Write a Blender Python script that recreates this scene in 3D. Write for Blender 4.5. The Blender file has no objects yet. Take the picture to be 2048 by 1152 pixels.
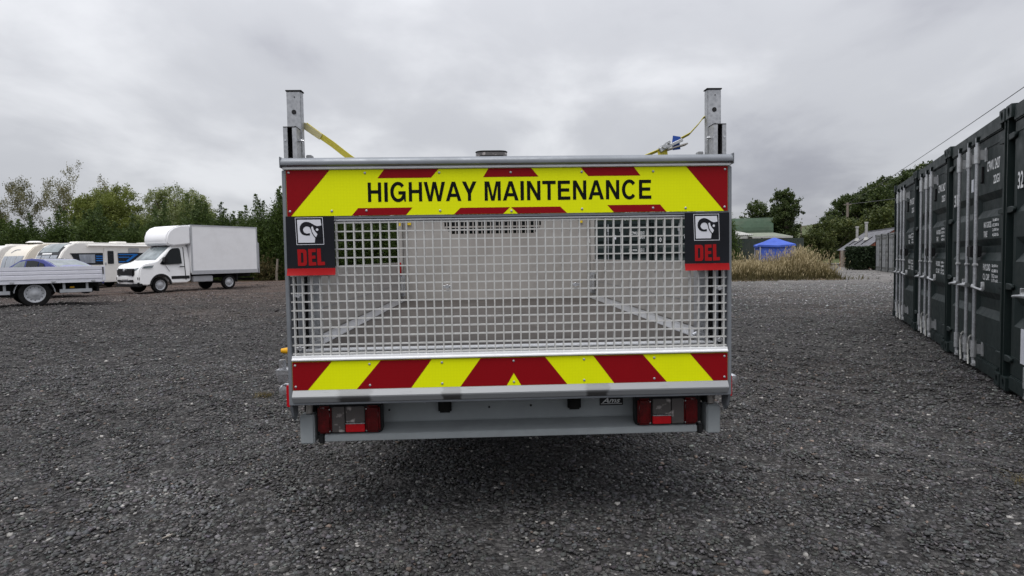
import bpy, bmesh, math, random
import numpy as np
from mathutils import Vector, Matrix
from mathutils.geometry import tessellate_polygon

R = math.radians
rnd = random.Random(7)
rng = np.random.default_rng(11)
scn = bpy.context.scene
COL = scn.collection

# ------------------------------------------------------------------ camera, sky, sun, exposure
CAM_H, PITCH, ROLL = 1.33, .0482, .0157
cam_data = bpy.data.cameras.new('camera')
cam_data.sensor_width = 36
cam_data.lens = 36 * 1257.2 / 2048
cam_data.clip_start = .05
cam_data.clip_end = 3000
camera = bpy.data.objects.new('camera', cam_data)
COL.objects.link(camera)
fw = Vector((0, math.cos(PITCH), -math.sin(PITCH)))
u0 = Vector((0, math.sin(PITCH), math.cos(PITCH)))
x0 = Vector((1, 0, 0))
cx = math.cos(ROLL) * x0 - math.sin(ROLL) * u0
cu = math.sin(ROLL) * x0 + math.cos(ROLL) * u0
m = Matrix.Identity(4)
for i in range(3):
    m[i][0], m[i][1], m[i][2] = cx[i], cu[i], -fw[i]
m[2][3] = CAM_H
camera.matrix_world = m
scn.camera = camera

SUN_EL, SUN_AZ = R(66), R(200)          # high, behind the camera (azimuth from +Y clockwise)
world = bpy.data.worlds.new('World')
scn.world = world
world.use_nodes = True
nt = world.node_tree
nt.nodes.clear()
N, LK = nt.nodes.new, nt.links.new


def wmath(op, a, b=None, c=None):
    n = N('ShaderNodeMath'); n.operation = op
    for k, v in enumerate((a, b, c)):
        if v is None: continue
        if isinstance(v, (int, float)): n.inputs[k].default_value = v
        else: LK(v, n.inputs[k])
    return n.outputs[0]


tc = N('ShaderNodeTexCoord')
sep = N('ShaderNodeSeparateXYZ'); LK(tc.outputs['Generated'], sep.inputs[0])
zpos = wmath('MAXIMUM', sep.outputs[2], 0.0)
den = wmath('ADD', zpos, .28)
comb = N('ShaderNodeCombineXYZ')
LK(wmath('DIVIDE', sep.outputs[0], den), comb.inputs[0])
LK(wmath('DIVIDE', sep.outputs[1], den), comb.inputs[1])
comb.inputs[2].default_value = 2.3


def wnoise(scale, detail, rough, off, dist=0.0):
    mp = N('ShaderNodeMapping'); LK(comb.outputs[0], mp.inputs['Vector'])
    mp.inputs['Location'].default_value = off
    mp.inputs['Scale'].default_value = (1, .75, 1)
    n = N('ShaderNodeTexNoise'); LK(mp.outputs[0], n.inputs['Vector'])
    n.inputs['Scale'].default_value = scale
    n.inputs['Detail'].default_value = detail
    n.inputs['Roughness'].default_value = rough
    n.inputs['Distortion'].default_value = dist
    return n.outputs['Fac']


big = wnoise(.55, 4, .5, (9.6, 4.4, 0), .3)
mid = wnoise(1.9, 6, .52, (1.1, 3.3, 3), .25)
mixn = wmath('ADD', wmath('MULTIPLY', big, .58), wmath('MULTIPLY', mid, .42))
ramp = N('ShaderNodeValToRGB'); LK(mixn, ramp.inputs[0])
cr = ramp.color_ramp
cr.interpolation = 'EASE'
cr.elements[0].position = .355; cr.elements[0].color = (.36, .365, .41, 1)
cr.elements[1].position = .62; cr.elements[1].color = (.78, .79, .82, 1)
e = cr.elements.new(.49); e.color = (.555, .565, .60, 1)
# overcast skies brighten towards the zenith (CIE overcast distribution)
grad = wmath('MULTIPLY_ADD', wmath('MULTIPLY', zpos, zpos), 2.3, .92)
vm = N('ShaderNodeVectorMath'); vm.operation = 'SCALE'
LK(ramp.outputs[0], vm.inputs[0]); LK(grad, vm.inputs['Scale'])
bg_cloud = N('ShaderNodeBackground'); LK(vm.outputs[0], bg_cloud.inputs[0]); bg_cloud.inputs[1].default_value = 1.0
sky = N('ShaderNodeTexSky'); sky.sky_type = 'NISHITA'; sky.sun_disc = False
sky.sun_elevation = SUN_EL; sky.sun_rotation = SUN_AZ
bg_sky = N('ShaderNodeBackground'); LK(sky.outputs[0], bg_sky.inputs[0]); bg_sky.inputs[1].default_value = .08
mixs = N('ShaderNodeMixShader'); mixs.inputs[0].default_value = .92
LK(bg_sky.outputs[0], mixs.inputs[1]); LK(bg_cloud.outputs[0], mixs.inputs[2])
out = N('ShaderNodeOutputWorld'); LK(mixs.outputs[0], out.inputs[0])

sun_data = bpy.data.lights.new('sun', 'SUN')
sun_data.energy = 1.5
sun_data.angle = R(35)
sun_data.color = (1, .97, .93)
sun = bpy.data.objects.new('sun', sun_data)
COL.objects.link(sun)
sd = Vector((math.sin(SUN_AZ) * math.cos(SUN_EL), math.cos(SUN_AZ) * math.cos(SUN_EL), math.sin(SUN_EL)))
sun.rotation_euler = sd.to_track_quat('Z', 'Y').to_euler()
sun.location = (0, 0, 60)

scn.view_settings.view_transform = 'Standard'
scn.view_settings.look = 'None'
scn.view_settings.gamma = 1
scn.view_settings.use_curve_mapping = False
scn.view_settings.exposure = 0.14
scn.cycles.max_bounces = 6
scn.cycles.transparent_max_bounces = 8
scn.cycles.caustics_reflective = False
scn.cycles.caustics_refractive = False
scn.cycles.use_denoising = True

# ------------------------------------------------------------------ materials


def srgb(r, g, b):
    f = lambda c: (c / 255 / 12.92) if c <= 10 else ((c / 255 + .055) / 1.055) ** 2.4
    return (f(r), f(g), f(b), 1)


class Mat:
    def __init__(self, name):
        self.m = bpy.data.materials.new(name)
        self.m.use_nodes = True
        self.t = self.m.node_tree
        self.b = self.t.nodes['Principled BSDF']
        self.co = None

    def n(self, typ, **kw):
        x = self.t.nodes.new(typ)
        for k, v in kw.items():
            if hasattr(x, k): setattr(x, k, v)
            else: x.inputs[k].default_value = v
        return x

    def l(self, a, b): self.t.links.new(a, b)

    def coord(self, kind='Object'):
        if self.co is None: self.co = self.n('ShaderNodeTexCoord')
        return self.co.outputs[kind]

    def noise(self, scale, detail=4, rough=.6, kind='Object', stretch=None, vec=None):
        x = self.n('ShaderNodeTexNoise')
        x.inputs['Scale'].default_value = scale
        x.inputs['Detail'].default_value = detail
        x.inputs['Roughness'].default_value = rough
        v = vec or self.coord(kind)
        if stretch:
            mp = self.n('ShaderNodeMapping'); mp.inputs['Scale'].default_value = stretch
            self.l(v, mp.inputs['Vector']); v = mp.outputs[0]
        self.l(v, x.inputs['Vector'])
        return x.outputs['Fac']

    def ramp(self, fac, stops, interp='LINEAR'):
        x = self.n('ShaderNodeValToRGB'); self.l(fac, x.inputs[0])
        c = x.color_ramp; c.interpolation = interp
        while len(c.elements) < len(stops): c.elements.new(.5)
        for e_, (p, col) in zip(c.elements, stops):
            e_.position = p
            e_.color = col if hasattr(col, '__len__') else (col, col, col, 1)
        return x.outputs[0]

    def mix(self, fac, a, b, mode='MIX'):
        x = self.n('ShaderNodeMix'); x.data_type = 'RGBA'; x.blend_type = mode
        for s, v in ((x.inputs[0], fac), (x.inputs[6], a), (x.inputs[7], b)):
            if hasattr(v, 'is_output'): self.l(v, s)
            elif isinstance(v, (int, float)): s.default_value = v
            else: s.default_value = v
        return x.outputs[2]

    def math(self, op, a, b=None, c=None, clamp=False):
        x = self.n('ShaderNodeMath'); x.operation = op; x.use_clamp = clamp
        for k, v in enumerate((a, b, c)):
            if v is None: continue
            if hasattr(v, 'is_output'): self.l(v, x.inputs[k])
            else: x.inputs[k].default_value = v
        return x.outputs[0]

    def bump(self, h, strength=.3, dist=.01):
        x = self.n('ShaderNodeBump'); x.inputs['Strength'].default_value = strength
        x.inputs['Distance'].default_value = dist
        self.l(h, x.inputs['Height']); self.l(x.outputs[0], self.b.inputs['Normal'])

    def set(self, color=None, rough=None, metal=None, spec=None, coat=None):
        for k, v in (('Base Color', color), ('Roughness', rough), ('Metallic', metal), ('Specular IOR Level', spec), ('Coat Weight', coat)):
            if v is None: continue
            if hasattr(v, 'is_output'): self.l(v, self.b.inputs[k])
            else: self.b.inputs[k].default_value = v
        return self


def worn(name, col, rough=.5, metal=0.0, var=.18, scale=6, dirt=None, dirt_amt=.35, spec=.3, bump=0.0, coat=None, stretch=None):
    """A plain surface with uneven tone, some grime and uneven gloss."""
    M_ = Mat(name)
    f = M_.noise(scale, 6, .65, stretch=stretch)
    lo = tuple(c * (1 - var) for c in col[:3]) + (1,)
    hi = tuple(min(1, c * (1 + var)) for c in col[:3]) + (1,)
    c = M_.ramp(f, [(.3, lo), (.7, hi)])
    if dirt:
        d = M_.noise(scale * .45, 8, .7, stretch=stretch)
        k = M_.ramp(d, [(.48, 0.0), (.72, dirt_amt)])
        c = M_.mix(k, c, dirt)
    M_.set(c, None, metal, spec, coat)
    r = M_.ramp(M_.noise(scale * 2.3, 5, .6), [(.3, max(.02, rough - .1)), (.7, min(1, rough + .1))])
    M_.set(rough=r)
    if bump: M_.bump(M_.noise(scale * 14, 3, .6), bump, .003)
    return M_.m


M = {}
M['alu'] = worn('aluminium', (.50, .51, .53, 1), .42, .75, .10, 9, (.30, .29, .28, 1), .3, stretch=(1, 8, 8))
M['alu_lip'] = None
M['alu_dull'] = worn('dull_aluminium', (.35, .33, .31, 1), .6, .2, .12, 4, (.20, .18, .16, 1), .35)
M['alu_white'] = worn('bright_aluminium', (.82, .83, .84, 1), .4, .05, .06, 8)
M['frame_grey'] = worn('grey_anodised_frame', (.22, .235, .255, 1), .45, .4, .12, 7)
M['grate'] = worn('grey_grating', (.53, .53, .515, 1), .6, .05, .12, 30, (.32, .31, .29, 1), .4)
M['bumper'] = worn('grey_primer_beam', (.30, .325, .335, 1), .5, .1, .1, 5, (.16, .16, .16, 1), .35, bump=.05)
M['black'] = worn('black_plastic', (.012, .012, .013, 1), .5, 0, .2, 12)
M['rubber'] = worn('tyre_rubber', (.012, .012, .012, 1), .85, 0, .25, 14, (.05, .047, .044, 1), .2, spec=.15)
M['steel_dark'] = worn('dark_steel', (.017, .017, .018, 1), .7, .1, .3, 8, (.045, .036, .03, 1), .3, spec=.2)
M['chrome'] = worn('bright_steel', (.62, .63, .65, 1), .25, .9, .08, 16)
M['white_paint'] = worn('white_vehicle_paint', (.86, .86, .86, 1), .3, 0, .03, 2, (.60, .58, .54, 1), .25, coat=.4)
M['box_white'] = worn('white_box_panel', (.88, .88, .89, 1), .4, 0, .03, 1.5, (.58, .57, .55, 1), .3)
M['caravan_white'] = worn('caravan_white', (.84, .82, .78, 1), .32, 0, .03, 1.2, (.58, .55, .48, 1), .3, coat=.3)
M['caravan_cream'] = worn('caravan_cream', (.72, .67, .58, 1), .35, 0, .03, 1.2, (.52, .47, .38, 1), .35, coat=.3)
M['board_silver'] = worn('silver_dropside_board', (.76, .76, .82, 1), .4, .2, .05, 3, (.5, .49, .5, 1), .3)
M['rail_grey'] = worn('grey_rail', (.45, .46, .48, 1), .5, .2, .08, 6)
M['glass_dark'] = worn('dark_glass', (.008, .010, .011, 1), .07, 0, .2, 2, spec=.22)
M['glass_curtain'] = worn('curtained_glass', (.30, .33, .37, 1), .12, 0, .35, 3.5, spec=.6, stretch=(1, 6, .4))
M['glass_screen'] = worn('windscreen_glass', (.16, .19, .20, 1), .06, 0, .5, 1.6, (.42, .44, .44, 1), .7, spec=.7)
M['blue_car'] = worn('blue_car_paint', (.05, .065, .30, 1), .16, .35, .08, 2, coat=1.0)
M['graphic_black'] = worn('black_vinyl', (.016, .018, .022, 1), .25, 0, .15, 5)
M['graphic_blue'] = worn('blue_vinyl', (.012, .16, .52, 1), .3, 0, .1, 5)
M['ink'] = worn('black_lettering', (.006, .007, .007, 1), .7, 0, .1, 20, spec=.08)
M['white_print'] = worn('white_print', (.80, .81, .81, 1), .6, 0, .08, 14, (.4, .42, .42, 1), .2)
M['red_print'] = worn('red_print', (.34, .009, .011, 1), .5, 0, .08, 12, spec=.12)
M['flag_black'] = worn('black_flag', (.013, .014, .018, 1), .5, 0, .15, 9, spec=.12)
M['flag_white'] = worn('pale_flag_print', (.66, .67, .72, 1), .45, 0, .05, 9)
M['webbing'] = worn('yellow_webbing', (.72, .62, .10, 1), .8, 0, .12, 60)
M['webbing_dirty'] = worn('pale_webbing', (.70, .64, .36, 1), .8, 0, .1, 60)
M['label_blue'] = worn('blue_label', (.02, .07, .32, 1), .6, 0, .1, 20)
M['yellow_tag'] = worn('yellow_tag', (.70, .50, .02, 1), .5, 0, .1, 20)
M['amber'] = worn('amber_lens', (.75, .38, .01, 1), .25, 0, .08, 20)
M['lens_red'] = worn('red_lens', (.085, .0015, .0025, 1), .16, 0, .55, 26, spec=.4, coat=.25)
M['lens_bright'] = worn('red_reflector', (.50, .006, .012, 1), .2, 0, .1, 60, coat=.4)
M['phenolic'] = worn('brown_grey_bed_floor', (.066, .059, .054, 1), .75, 0, .18, 3, (.10, .092, .085, 1), .4, .15, bump=.1, stretch=(2, .6, 1))
M['timber'] = worn('weathered_timber', (.20, .17, .14, 1), .9, 0, .3, 5, stretch=(6, 6, .7), bump=.3)
M['stone_post'] = worn('weathered_stone', (.30, .27, .23, 1), .9, 0, .25, 4, bump=.3)
M['gazebo'] = worn('blue_gazebo_fabric', (.055, .11, .46, 1), .65, 0, .12, 2.5)
M['barn_green'] = worn('green_barn_sheet', (.055, .085, .058, 1), .85, 0, .2, 1.2, (.11, .12, .09, 1), .5, spec=.1)
M['barn_dark'] = worn('dark_green_wall', (.028, .045, .042, 1), .8, 0, .2, 1.5)
M['fence_green'] = worn('green_steel_fence', (.045, .058, .052, 1), .7, 0, .2, 1.4, (.09, .085, .07, 1), .4)
M['asbestos'] = worn('pale_corrugated_sheet', (.42, .42, .40, 1), .9, 0, .15, 2, (.2, .2, .17, 1), .5)
M['shed_wall'] = worn('grey_brown_boarding', (.13, .12, .10, 1), .9, 0, .2, 3, stretch=(1, 1, 6))
M['moss_roof'] = worn('mossy_flat_roof', (.20, .22, .17, 1), .9, 0, .25, 2)
M['slate'] = worn('slate', (.17, .17, .185, 1), .7, 0, .3, 2.5, (.10, .10, .10, 1), .5)
M['brick'] = worn('red_brick', (.34, .12, .075, 1), .9, 0, .25, 8, (.2, .1, .08, 1), .5)
M['mortar'] = worn('brick_mortar', (.28, .16, .12, 1), .95, 0, .2, 8)
M['flue'] = worn('galvanised_flue', (.42, .41, .39, 1), .45, .5, .15, 4)
M['bark'] = worn('bark', (.075, .06, .048, 1), .95, 0, .35, 5, bump=.5, stretch=(3, 3, .6))
M['bark_dark'] = worn('dark_bark', (.035, .03, .026, 1), .95, 0, .3, 5)
M['far_container'] = worn('weathered_grey_container', (.20, .205, .20, 1), .7, 0, .2, 1.5, (.10, .105, .105, 1), .6)
M['far_container_dark'] = worn('dark_grey_container_frame', (.03, .033, .033, 1), .7, 0, .2, 2)
M['rope'] = worn('pale_rope', (.60, .60, .57, 1), .9, 0, .1, 30)
M['tie'] = worn('zinc_fitting', (.50, .51, .52, 1), .4, .6, .15, 20)
M['wire'] = worn('cable', (.10, .10, .105, 1), .7, 0, .1, 2)

# galvanised steel: crystal spangle
g = Mat('galvanised_steel')
v = g.n('ShaderNodeTexVoronoi'); v.inputs['Scale'].default_value = 55
g.l(g.coord(), v.inputs['Vector'])
sp = g.ramp(v.outputs['Distance'], [(0, (.34, .35, .37, 1)), (.7, (.50, .51, .53, 1))])
d_ = g.ramp(g.noise(7, 6, .7), [(.4, 0.0), (.7, .5)])
g.set(g.mix(d_, sp, (.24, .25, .265, 1)), .45, .55)
M['galv'] = g.m

# lip of the tail lift: aluminium with black rub marks where it meets the ground rollers
g = Mat('scuffed_aluminium_lip')
sx = g.n('ShaderNodeSeparateXYZ'); g.l(g.coord(), sx.inputs[0])
nz = g.noise(20, 5, .6, stretch=(.5, 1, 2))
marks = None
for u_, w_ in ((-.74, .09), (-.29, .05), (.40, .06)):
    dd = g.math('ABSOLUTE', g.math('SUBTRACT', sx.outputs[0], u_))
    k = g.math('SUBTRACT', 1.0, g.math('DIVIDE', dd, w_))
    k = g.math('ADD', k, g.math('MULTIPLY', g.math('SUBTRACT', nz, .5), 1.1))
    k = g.math('MULTIPLY', k, 4.0, clamp=True)
    marks = k if marks is None else g.math('MAXIMUM', marks, k)
low = g.math('MULTIPLY_ADD', sx.outputs[2], -40.0, .712 * 40, clamp=True)
marks = g.math('MULTIPLY', marks, g.math('MULTIPLY_ADD', low, .65, .25))
scr = g.ramp(g.noise(30, 6, .7, stretch=(.3, 2, 5)), [(.60, 0.0), (.68, .35)])
base = g.mix(scr, (.30, .31, .32, 1), (.12, .12, .12, 1))
g.set(g.mix(marks, base, (.045, .042, .04, 1)), .45, .25, .3)
M['alu_lip'] = g.m


def retro(name, col, cell):
    """Reflective sheeting: fine pressed cells under a clear film."""
    q = Mat(name)
    v = q.n('ShaderNodeTexVoronoi'); v.inputs['Scale'].default_value = cell; v.inputs['Randomness'].default_value = .12
    q.l(q.coord(), v.inputs['Vector'])
    lo = tuple(c * .97 for c in col[:3]) + (1,)
    c = q.ramp(v.outputs['Distance'], [(.3, col), (.62, lo)])
    dirt = q.ramp(q.noise(3.5, 7, .7), [(.5, 0.0), (.8, .18)])
    q.set(q.mix(dirt, c, tuple(x * .6 for x in col[:3]) + (1,)), .5, 0, .12, 0)
    return q.m


M['yellow_retro'] = retro('fluorescent_yellow_sheeting', (.80, .86, .002, 1), 70)
M['red_retro'] = retro('red_reflective_sheeting', (.25, .003, .007, 1), 70)

# clear ribbed lens
g = Mat('clear_ribbed_lens')
w = g.n('ShaderNodeTexWave'); w.inputs['Scale'].default_value = 62; w.bands_direction = 'X'
g.l(g.coord(), w.inputs['Vector'])
c = g.ramp(w.outputs['Fac'], [(.2, (.035, .032, .03, 1)), (.8, (.16, .145, .14, 1))])
glint = g.ramp(g.noise(24, 2, .4), [(.60, 0.0), (.70, .8)])  # bright glints painted into the lens colour
g.set(g.mix(glint, c, (.55, .50, .48, 1)), .14, .1, .7, .6)
g.bump(w.outputs['Fac'], .3, .004)
M['lens_clear'] = g.m

# container paint: dark green, dusty low down, chalky streaks
g = Mat('dark_green_container_paint')
st = g.ramp(g.noise(3.2, 8, .7, stretch=(2.5, 2.5, .35)), [(.42, 0.0), (.75, .30)])
c = g.mix(st, (.0125, .021, .0205, 1), (.036, .046, .0445, 1))
sc = g.ramp(g.noise(26, 7, .75), [(.62, 0.0), (.70, .45)])
c = g.mix(sc, c, (.05, .055, .054, 1))
g.set(c, g.ramp(g.noise(8, 5, .6), [(.3, .40), (.7, .6)]), 0, .22)
g.bump(g.noise(4, 3, .5), .12, .02)
M['container'] = g.m

# foliage: colour per leaf comes from an attribute of the mesh


def leafmat(name, a, b, c_, trans=.35, rough=.55):
    q = Mat(name)
    at = q.n('ShaderNodeAttribute'); at.attribute_name = 'tone'
    col = q.ramp(at.outputs['Fac'], [(0.0, a), (.55, b), (1.0, c_)])
    q.set(col, rough, 0, .3)
    tr = q.n('ShaderNodeBsdfTranslucent'); q.l(col, tr.inputs[0])
    mx = q.n('ShaderNodeMixShader'); mx.inputs[0].default_value = trans
    o = q.t.nodes['Material Output']
    q.l(q.b.outputs[0], mx.inputs[1]); q.l(tr.outputs[0], mx.inputs[2]); q.l(mx.outputs[0], o.inputs[0])
    return q.m


M['conifer'] = leafmat('conifer_foliage', (.028, .046, .011, 1), (.062, .100, .022, 1), (.125, .165, .042, 1), .3)
M['willow'] = leafmat('willow_foliage', (.10, .125, .034, 1), (.21, .245, .085, 1), (.44, .47, .30, 1), .4)
M['olive'] = leafmat('olive_foliage', (.09, .11, .022, 1), (.17, .205, .042, 1), (.27, .29, .09, 1), .4)
M['sparse'] = leafmat('thin_brownish_foliage', (.085, .085, .034, 1), (.16, .155, .066, 1), (.28, .26, .15, 1), .35)
M['oak'] = leafmat('dark_oak_foliage', (.026, .042, .012, 1), (.056, .082, .021, 1), (.11, .13, .038, 1), .32)
M['scrub'] = leafmat('scrub_foliage', (.034, .050, .012, 1), (.072, .092, .022, 1), (.14, .15, .045, 1), .3)
M['hedge'] = leafmat('hedge_foliage', (.010, .020, .008, 1), (.022, .040, .015, 1), (.05, .07, .028, 1), .2)
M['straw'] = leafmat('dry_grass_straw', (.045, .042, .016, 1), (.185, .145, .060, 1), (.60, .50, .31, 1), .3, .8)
M['stone'] = leafmat('gravel_stone', (.03, .03, .03, 1), (.06, .06, .06, 1), (.4, .4, .4, 1), 0, .8)

g = Mat('loose_gravel')
at = g.n('ShaderNodeAttribute'); at.attribute_name = 'tint'
f = g.noise(60, 4, .7)
g.set(g.mix(1.0, at.outputs['Color'], g.ramp(f, [(.3, .72), (.7, 1.25)]), 'MULTIPLY'), .85, 0, .22)
g.bump(g.noise(140, 3, .6), .4, .003)
M['gravel'] = g.m

# ground sheet: crushed grey stone, browner where the top layer has worn away
g = Mat('gravel_ground')
P = g.coord('Object')
v1 = g.n('ShaderNodeTexVoronoi'); v1.inputs['Scale'].default_value = 30; g.l(P, v1.inputs['Vector'])
v2 = g.n('ShaderNodeTexVoronoi'); v2.inputs['Scale'].default_value = 62; g.l(P, v2.inputs['Vector'])
s1 = g.n('ShaderNodeSeparateColor'); g.l(v1.outputs['Color'], s1.inputs[0])
s2 = g.n('ShaderNodeSeparateColor'); g.l(v2.outputs['Color'], s2.inputs[0])
tone = g.math('ADD', g.math('MULTIPLY', s1.outputs[0], .55), g.math('MULTIPLY', s2.outputs[1], .45))
col = g.ramp(tone, [(.15, (.028, .027, .027, 1)), (.55, (.060, .058, .057, 1)), (.85, (.108, .104, .101, 1)), (.95, (.27, .26, .25, 1))])
brown = g.ramp(g.noise(.16, 5, .6), [(.50, 0.0), (.68, .55)])
col = g.mix(brown, col, g.mix(.55, col, (.125, .092, .074, 1)))
sx = g.n('ShaderNodeSeparateXYZ'); g.l(P, sx.inputs[0])
# worn, reddish hardstanding by the parked vans and under the evergreens
far = g.math('MULTIPLY', g.math('MULTIPLY_ADD', sx.outputs[1], .09, -1.55, clamp=True), g.math('MULTIPLY_ADD', sx.outputs[0], -.12, .35, clamp=True))
far = g.math('MULTIPLY', far, g.ramp(g.noise(.35, 6, .65), [(.33, .25), (.6, .85)]))
col = g.mix(far, col, g.mix(.7, col, (.15, .105, .085, 1)))
soil = g.math('MULTIPLY_ADD', sx.outputs[1], .6, -25.0, clamp=True)
soil = g.math('MULTIPLY', soil, g.math('MULTIPLY_ADD', sx.outputs[0], -.25, 1.0, clamp=True))
col = g.mix(soil, col, (.085, .058, .040, 1))
# pale dusty track leading to the outbuilding
trk = g.math('MULTIPLY', g.math('MULTIPLY_ADD', sx.outputs[1], .05, -.75, clamp=True), g.math('MULTIPLY_ADD', sx.outputs[0], .2, -.8, clamp=True))
col = g.mix(g.math('MULTIPLY', trk, .8), col, (.25, .24, .23, 1))
light = g.ramp(g.noise(.55, 6, .65), [(.35, .78), (.65, 1.2)])
col = g.mix(1.0, col, light, 'MULTIPLY')
g.set(col, .95, 0, .05)
hh = g.math('ADD', g.math('MULTIPLY', v1.outputs['Distance'], -1.0), g.math('MULTIPLY', v2.outputs['Distance'], -.5))
g.bump(hh, .9, .03)
M['ground'] = g.m
M['hill'] = worn('rough_grass_hill', (.06, .075, .025, 1), .95, 0, .3, .3)
M['mound'] = worn('bare_earth_mound', (.11, .085, .055, 1), .95, 0, .3, 1.2, bump=.4)

# ------------------------------------------------------------------ mesh helpers


class MB:
    """Collects shapes in one bmesh; part() turns it into one object."""

    def __init__(self): self.bm = bmesh.new()

    def face(self, pts):
        return self.bm.faces.new([self.bm.verts.new(p) for p in pts])

    def box(self, a, b, rot=None, piv=None):
        x0_, y0_, z0_ = a; x1_, y1_, z1_ = b
        ps = [Vector(p) for p in ((x0_, y0_, z0_), (x1_, y0_, z0_), (x1_, y1_, z0_), (x0_, y1_, z0_), (x0_, y0_, z1_), (x1_, y0_, z1_), (x1_, y1_, z1_), (x0_, y1_, z1_))]
        if rot:
            pv = Vector(piv) if piv else (Vector(a) + Vector(b)) / 2
            ps = [rot @ (p - pv) + pv for p in ps]
        vs = [self.bm.verts.new(p) for p in ps]
        for f_ in ((0, 3, 2, 1), (4, 5, 6, 7), (0, 1, 5, 4), (1, 2, 6, 5), (2, 3, 7, 6), (3, 0, 4, 7)):
            self.bm.faces.new([vs[i] for i in f_])
        return self

    def prism(self, poly, axis, a, b):
        """poly: 2-D outline; extruded along axis from a to b. The 2-D axes are the other two in x, y, z order."""
        def P3(p, t):
            return {0: (t, p[0], p[1]), 1: (p[0], t, p[1]), 2: (p[0], p[1], t)}[axis]
        va = [self.bm.verts.new(P3(p, a)) for p in poly]
        vb = [self.bm.verts.new(P3(p, b)) for p in poly]
        n_ = len(poly)
        self.bm.faces.new(va); self.bm.faces.new(vb[::-1])
        for i in range(n_):
            self.bm.faces.new((va[i], vb[i], vb[(i + 1) % n_], va[(i + 1) % n_]))
        return self

    def cyl(self, p0, p1, r0, r1=None, n=10, cap=True):
        r1 = r0 if r1 is None else r1
        p0, p1 = Vector(p0), Vector(p1)
        ax = (p1 - p0).normalized()
        s = ax.orthogonal().normalized(); t = ax.cross(s)
        A, B = [], []
        for i in range(n):
            a = 2 * math.pi * i / n
            d = s * math.cos(a) + t * math.sin(a)
            A.append(self.bm.verts.new(p0 + d * r0)); B.append(self.bm.verts.new(p1 + d * r1))
        for i in range(n):
            self.bm.faces.new((A[i], A[(i + 1) % n], B[(i + 1) % n], B[i]))
        if cap:
            self.bm.faces.new(A[::-1]); self.bm.faces.new(B)
        return self

    def tube(self, pts, rad, n=6):
        pts = [Vector(p) for p in pts]
        if not hasattr(rad, '__len__'): rad = [rad] * len(pts)
        rings = []
        ref = None
        for i, p in enumerate(pts):
            d = (pts[min(i + 1, len(pts) - 1)] - pts[max(i - 1, 0)]).normalized()
            s = d.orthogonal().normalized() if ref is None else (ref - d * ref.dot(d)).normalized()
            ref = s; t = d.cross(s)
            rings.append([self.bm.verts.new(p + (s * math.cos(2 * math.pi * k / n) + t * math.sin(2 * math.pi * k / n)) * rad[i]) for k in range(n)])
        for a, b in zip(rings, rings[1:]):
            for k in range(n):
                self.bm.faces.new((a[k], a[(k + 1) % n], b[(k + 1) % n], b[k]))
        self.bm.faces.new(rings[0][::-1]); self.bm.faces.new(rings[-1])
        return self

    def lathe(self, prof, n=24, origin=(0, 0, 0), axis=1):
        """prof: (radius, offset along axis) pairs."""
        rings = []
        for r_, h in prof:
            ring = []
            for k in range(n):
                a = 2 * math.pi * k / n
                c_, s_ = r_ * math.cos(a), r_ * math.sin(a)
                p = {1: (c_, h, s_), 2: (c_, s_, h), 0: (h, c_, s_)}[axis]
                ring.append(self.bm.verts.new(Vector(origin) + Vector(p)))
            rings.append(ring)
        for a, b in zip(rings, rings[1:]):
            for k in range(n):
                self.bm.faces.new((a[k], a[(k + 1) % n], b[(k + 1) % n], b[k]))
        if prof[0][0] > 1e-6: self.bm.faces.new(rings[0][::-1])
        if prof[-1][0] > 1e-6: self.bm.faces.new(rings[-1])
        return self

    def grid(self, rows, thick=None):
        """rows: list of equally long point lists -> quad patch."""
        vs = [[self.bm.verts.new(p) for p in r_] for r_ in rows]
        for a, b in zip(vs, vs[1:]):
            for k in range(len(a) - 1):
                self.bm.faces.new((a[k], a[k + 1], b[k + 1], b[k]))
        return self

    def flat(self, polys, fn):
        """Filled 2-D outline with holes: polys[0] is the outer outline. fn maps (x, y) to a point."""
        pl = [[Vector((p[0], p[1], 0)) for p in q] for q in polys]
        tris = tessellate_polygon(pl)
        allp = [p for q in pl for p in q]
        vs = [self.bm.verts.new(fn(p.x, p.y)) for p in allp]
        for t in tris:
            try: self.bm.faces.new([vs[i] for i in t])
            except ValueError: pass
        return self

    def shell(self, prof, w, bulge=None, ncol=9):
        """Vehicle-like body: side outline prof of (x, z); half width w(x, z); nose bulge(x, z)."""
        cols = []
        for k in range(ncol):
            t = -1 + 2 * k / (ncol - 1)
            cols.append([self.bm.verts.new((x + (bulge(x, z) * (1 - t * t) if bulge else 0), t * w(x, z), z)) for x, z in prof])
        n_ = len(prof)
        for a, b in zip(cols, cols[1:]):
            for i in range(n_):
                self.bm.faces.new((a[i], a[(i + 1) % n_], b[(i + 1) % n_], b[i]))
        self.bm.faces.new(cols[0][::-1]); self.bm.faces.new(cols[-1])
        return self

    def mesh(self, name, bevel=0, seg=2, smooth=False, angle=40):
        bm = self.bm
        bmesh.ops.remove_doubles(bm, verts=bm.verts, dist=1e-6)
        bmesh.ops.recalc_face_normals(bm, faces=bm.faces)
        if bevel:
            ed = [e_ for e_ in bm.edges if len(e_.link_faces) == 2 and e_.calc_face_angle(0) > R(30)]
            bmesh.ops.bevel(bm, geom=ed, offset=bevel, segments=seg, affect='EDGES', clamp_overlap=True)
        me = bpy.data.meshes.new(name)
        if smooth:
            for f_ in bm.faces: f_.smooth = True
            for e_ in bm.edges:
                e_.smooth = not (len(e_.link_faces) == 2 and e_.calc_face_angle(0) > R(angle))
        bm.to_mesh(me); bm.free()
        return me


CACHE = {}


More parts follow.
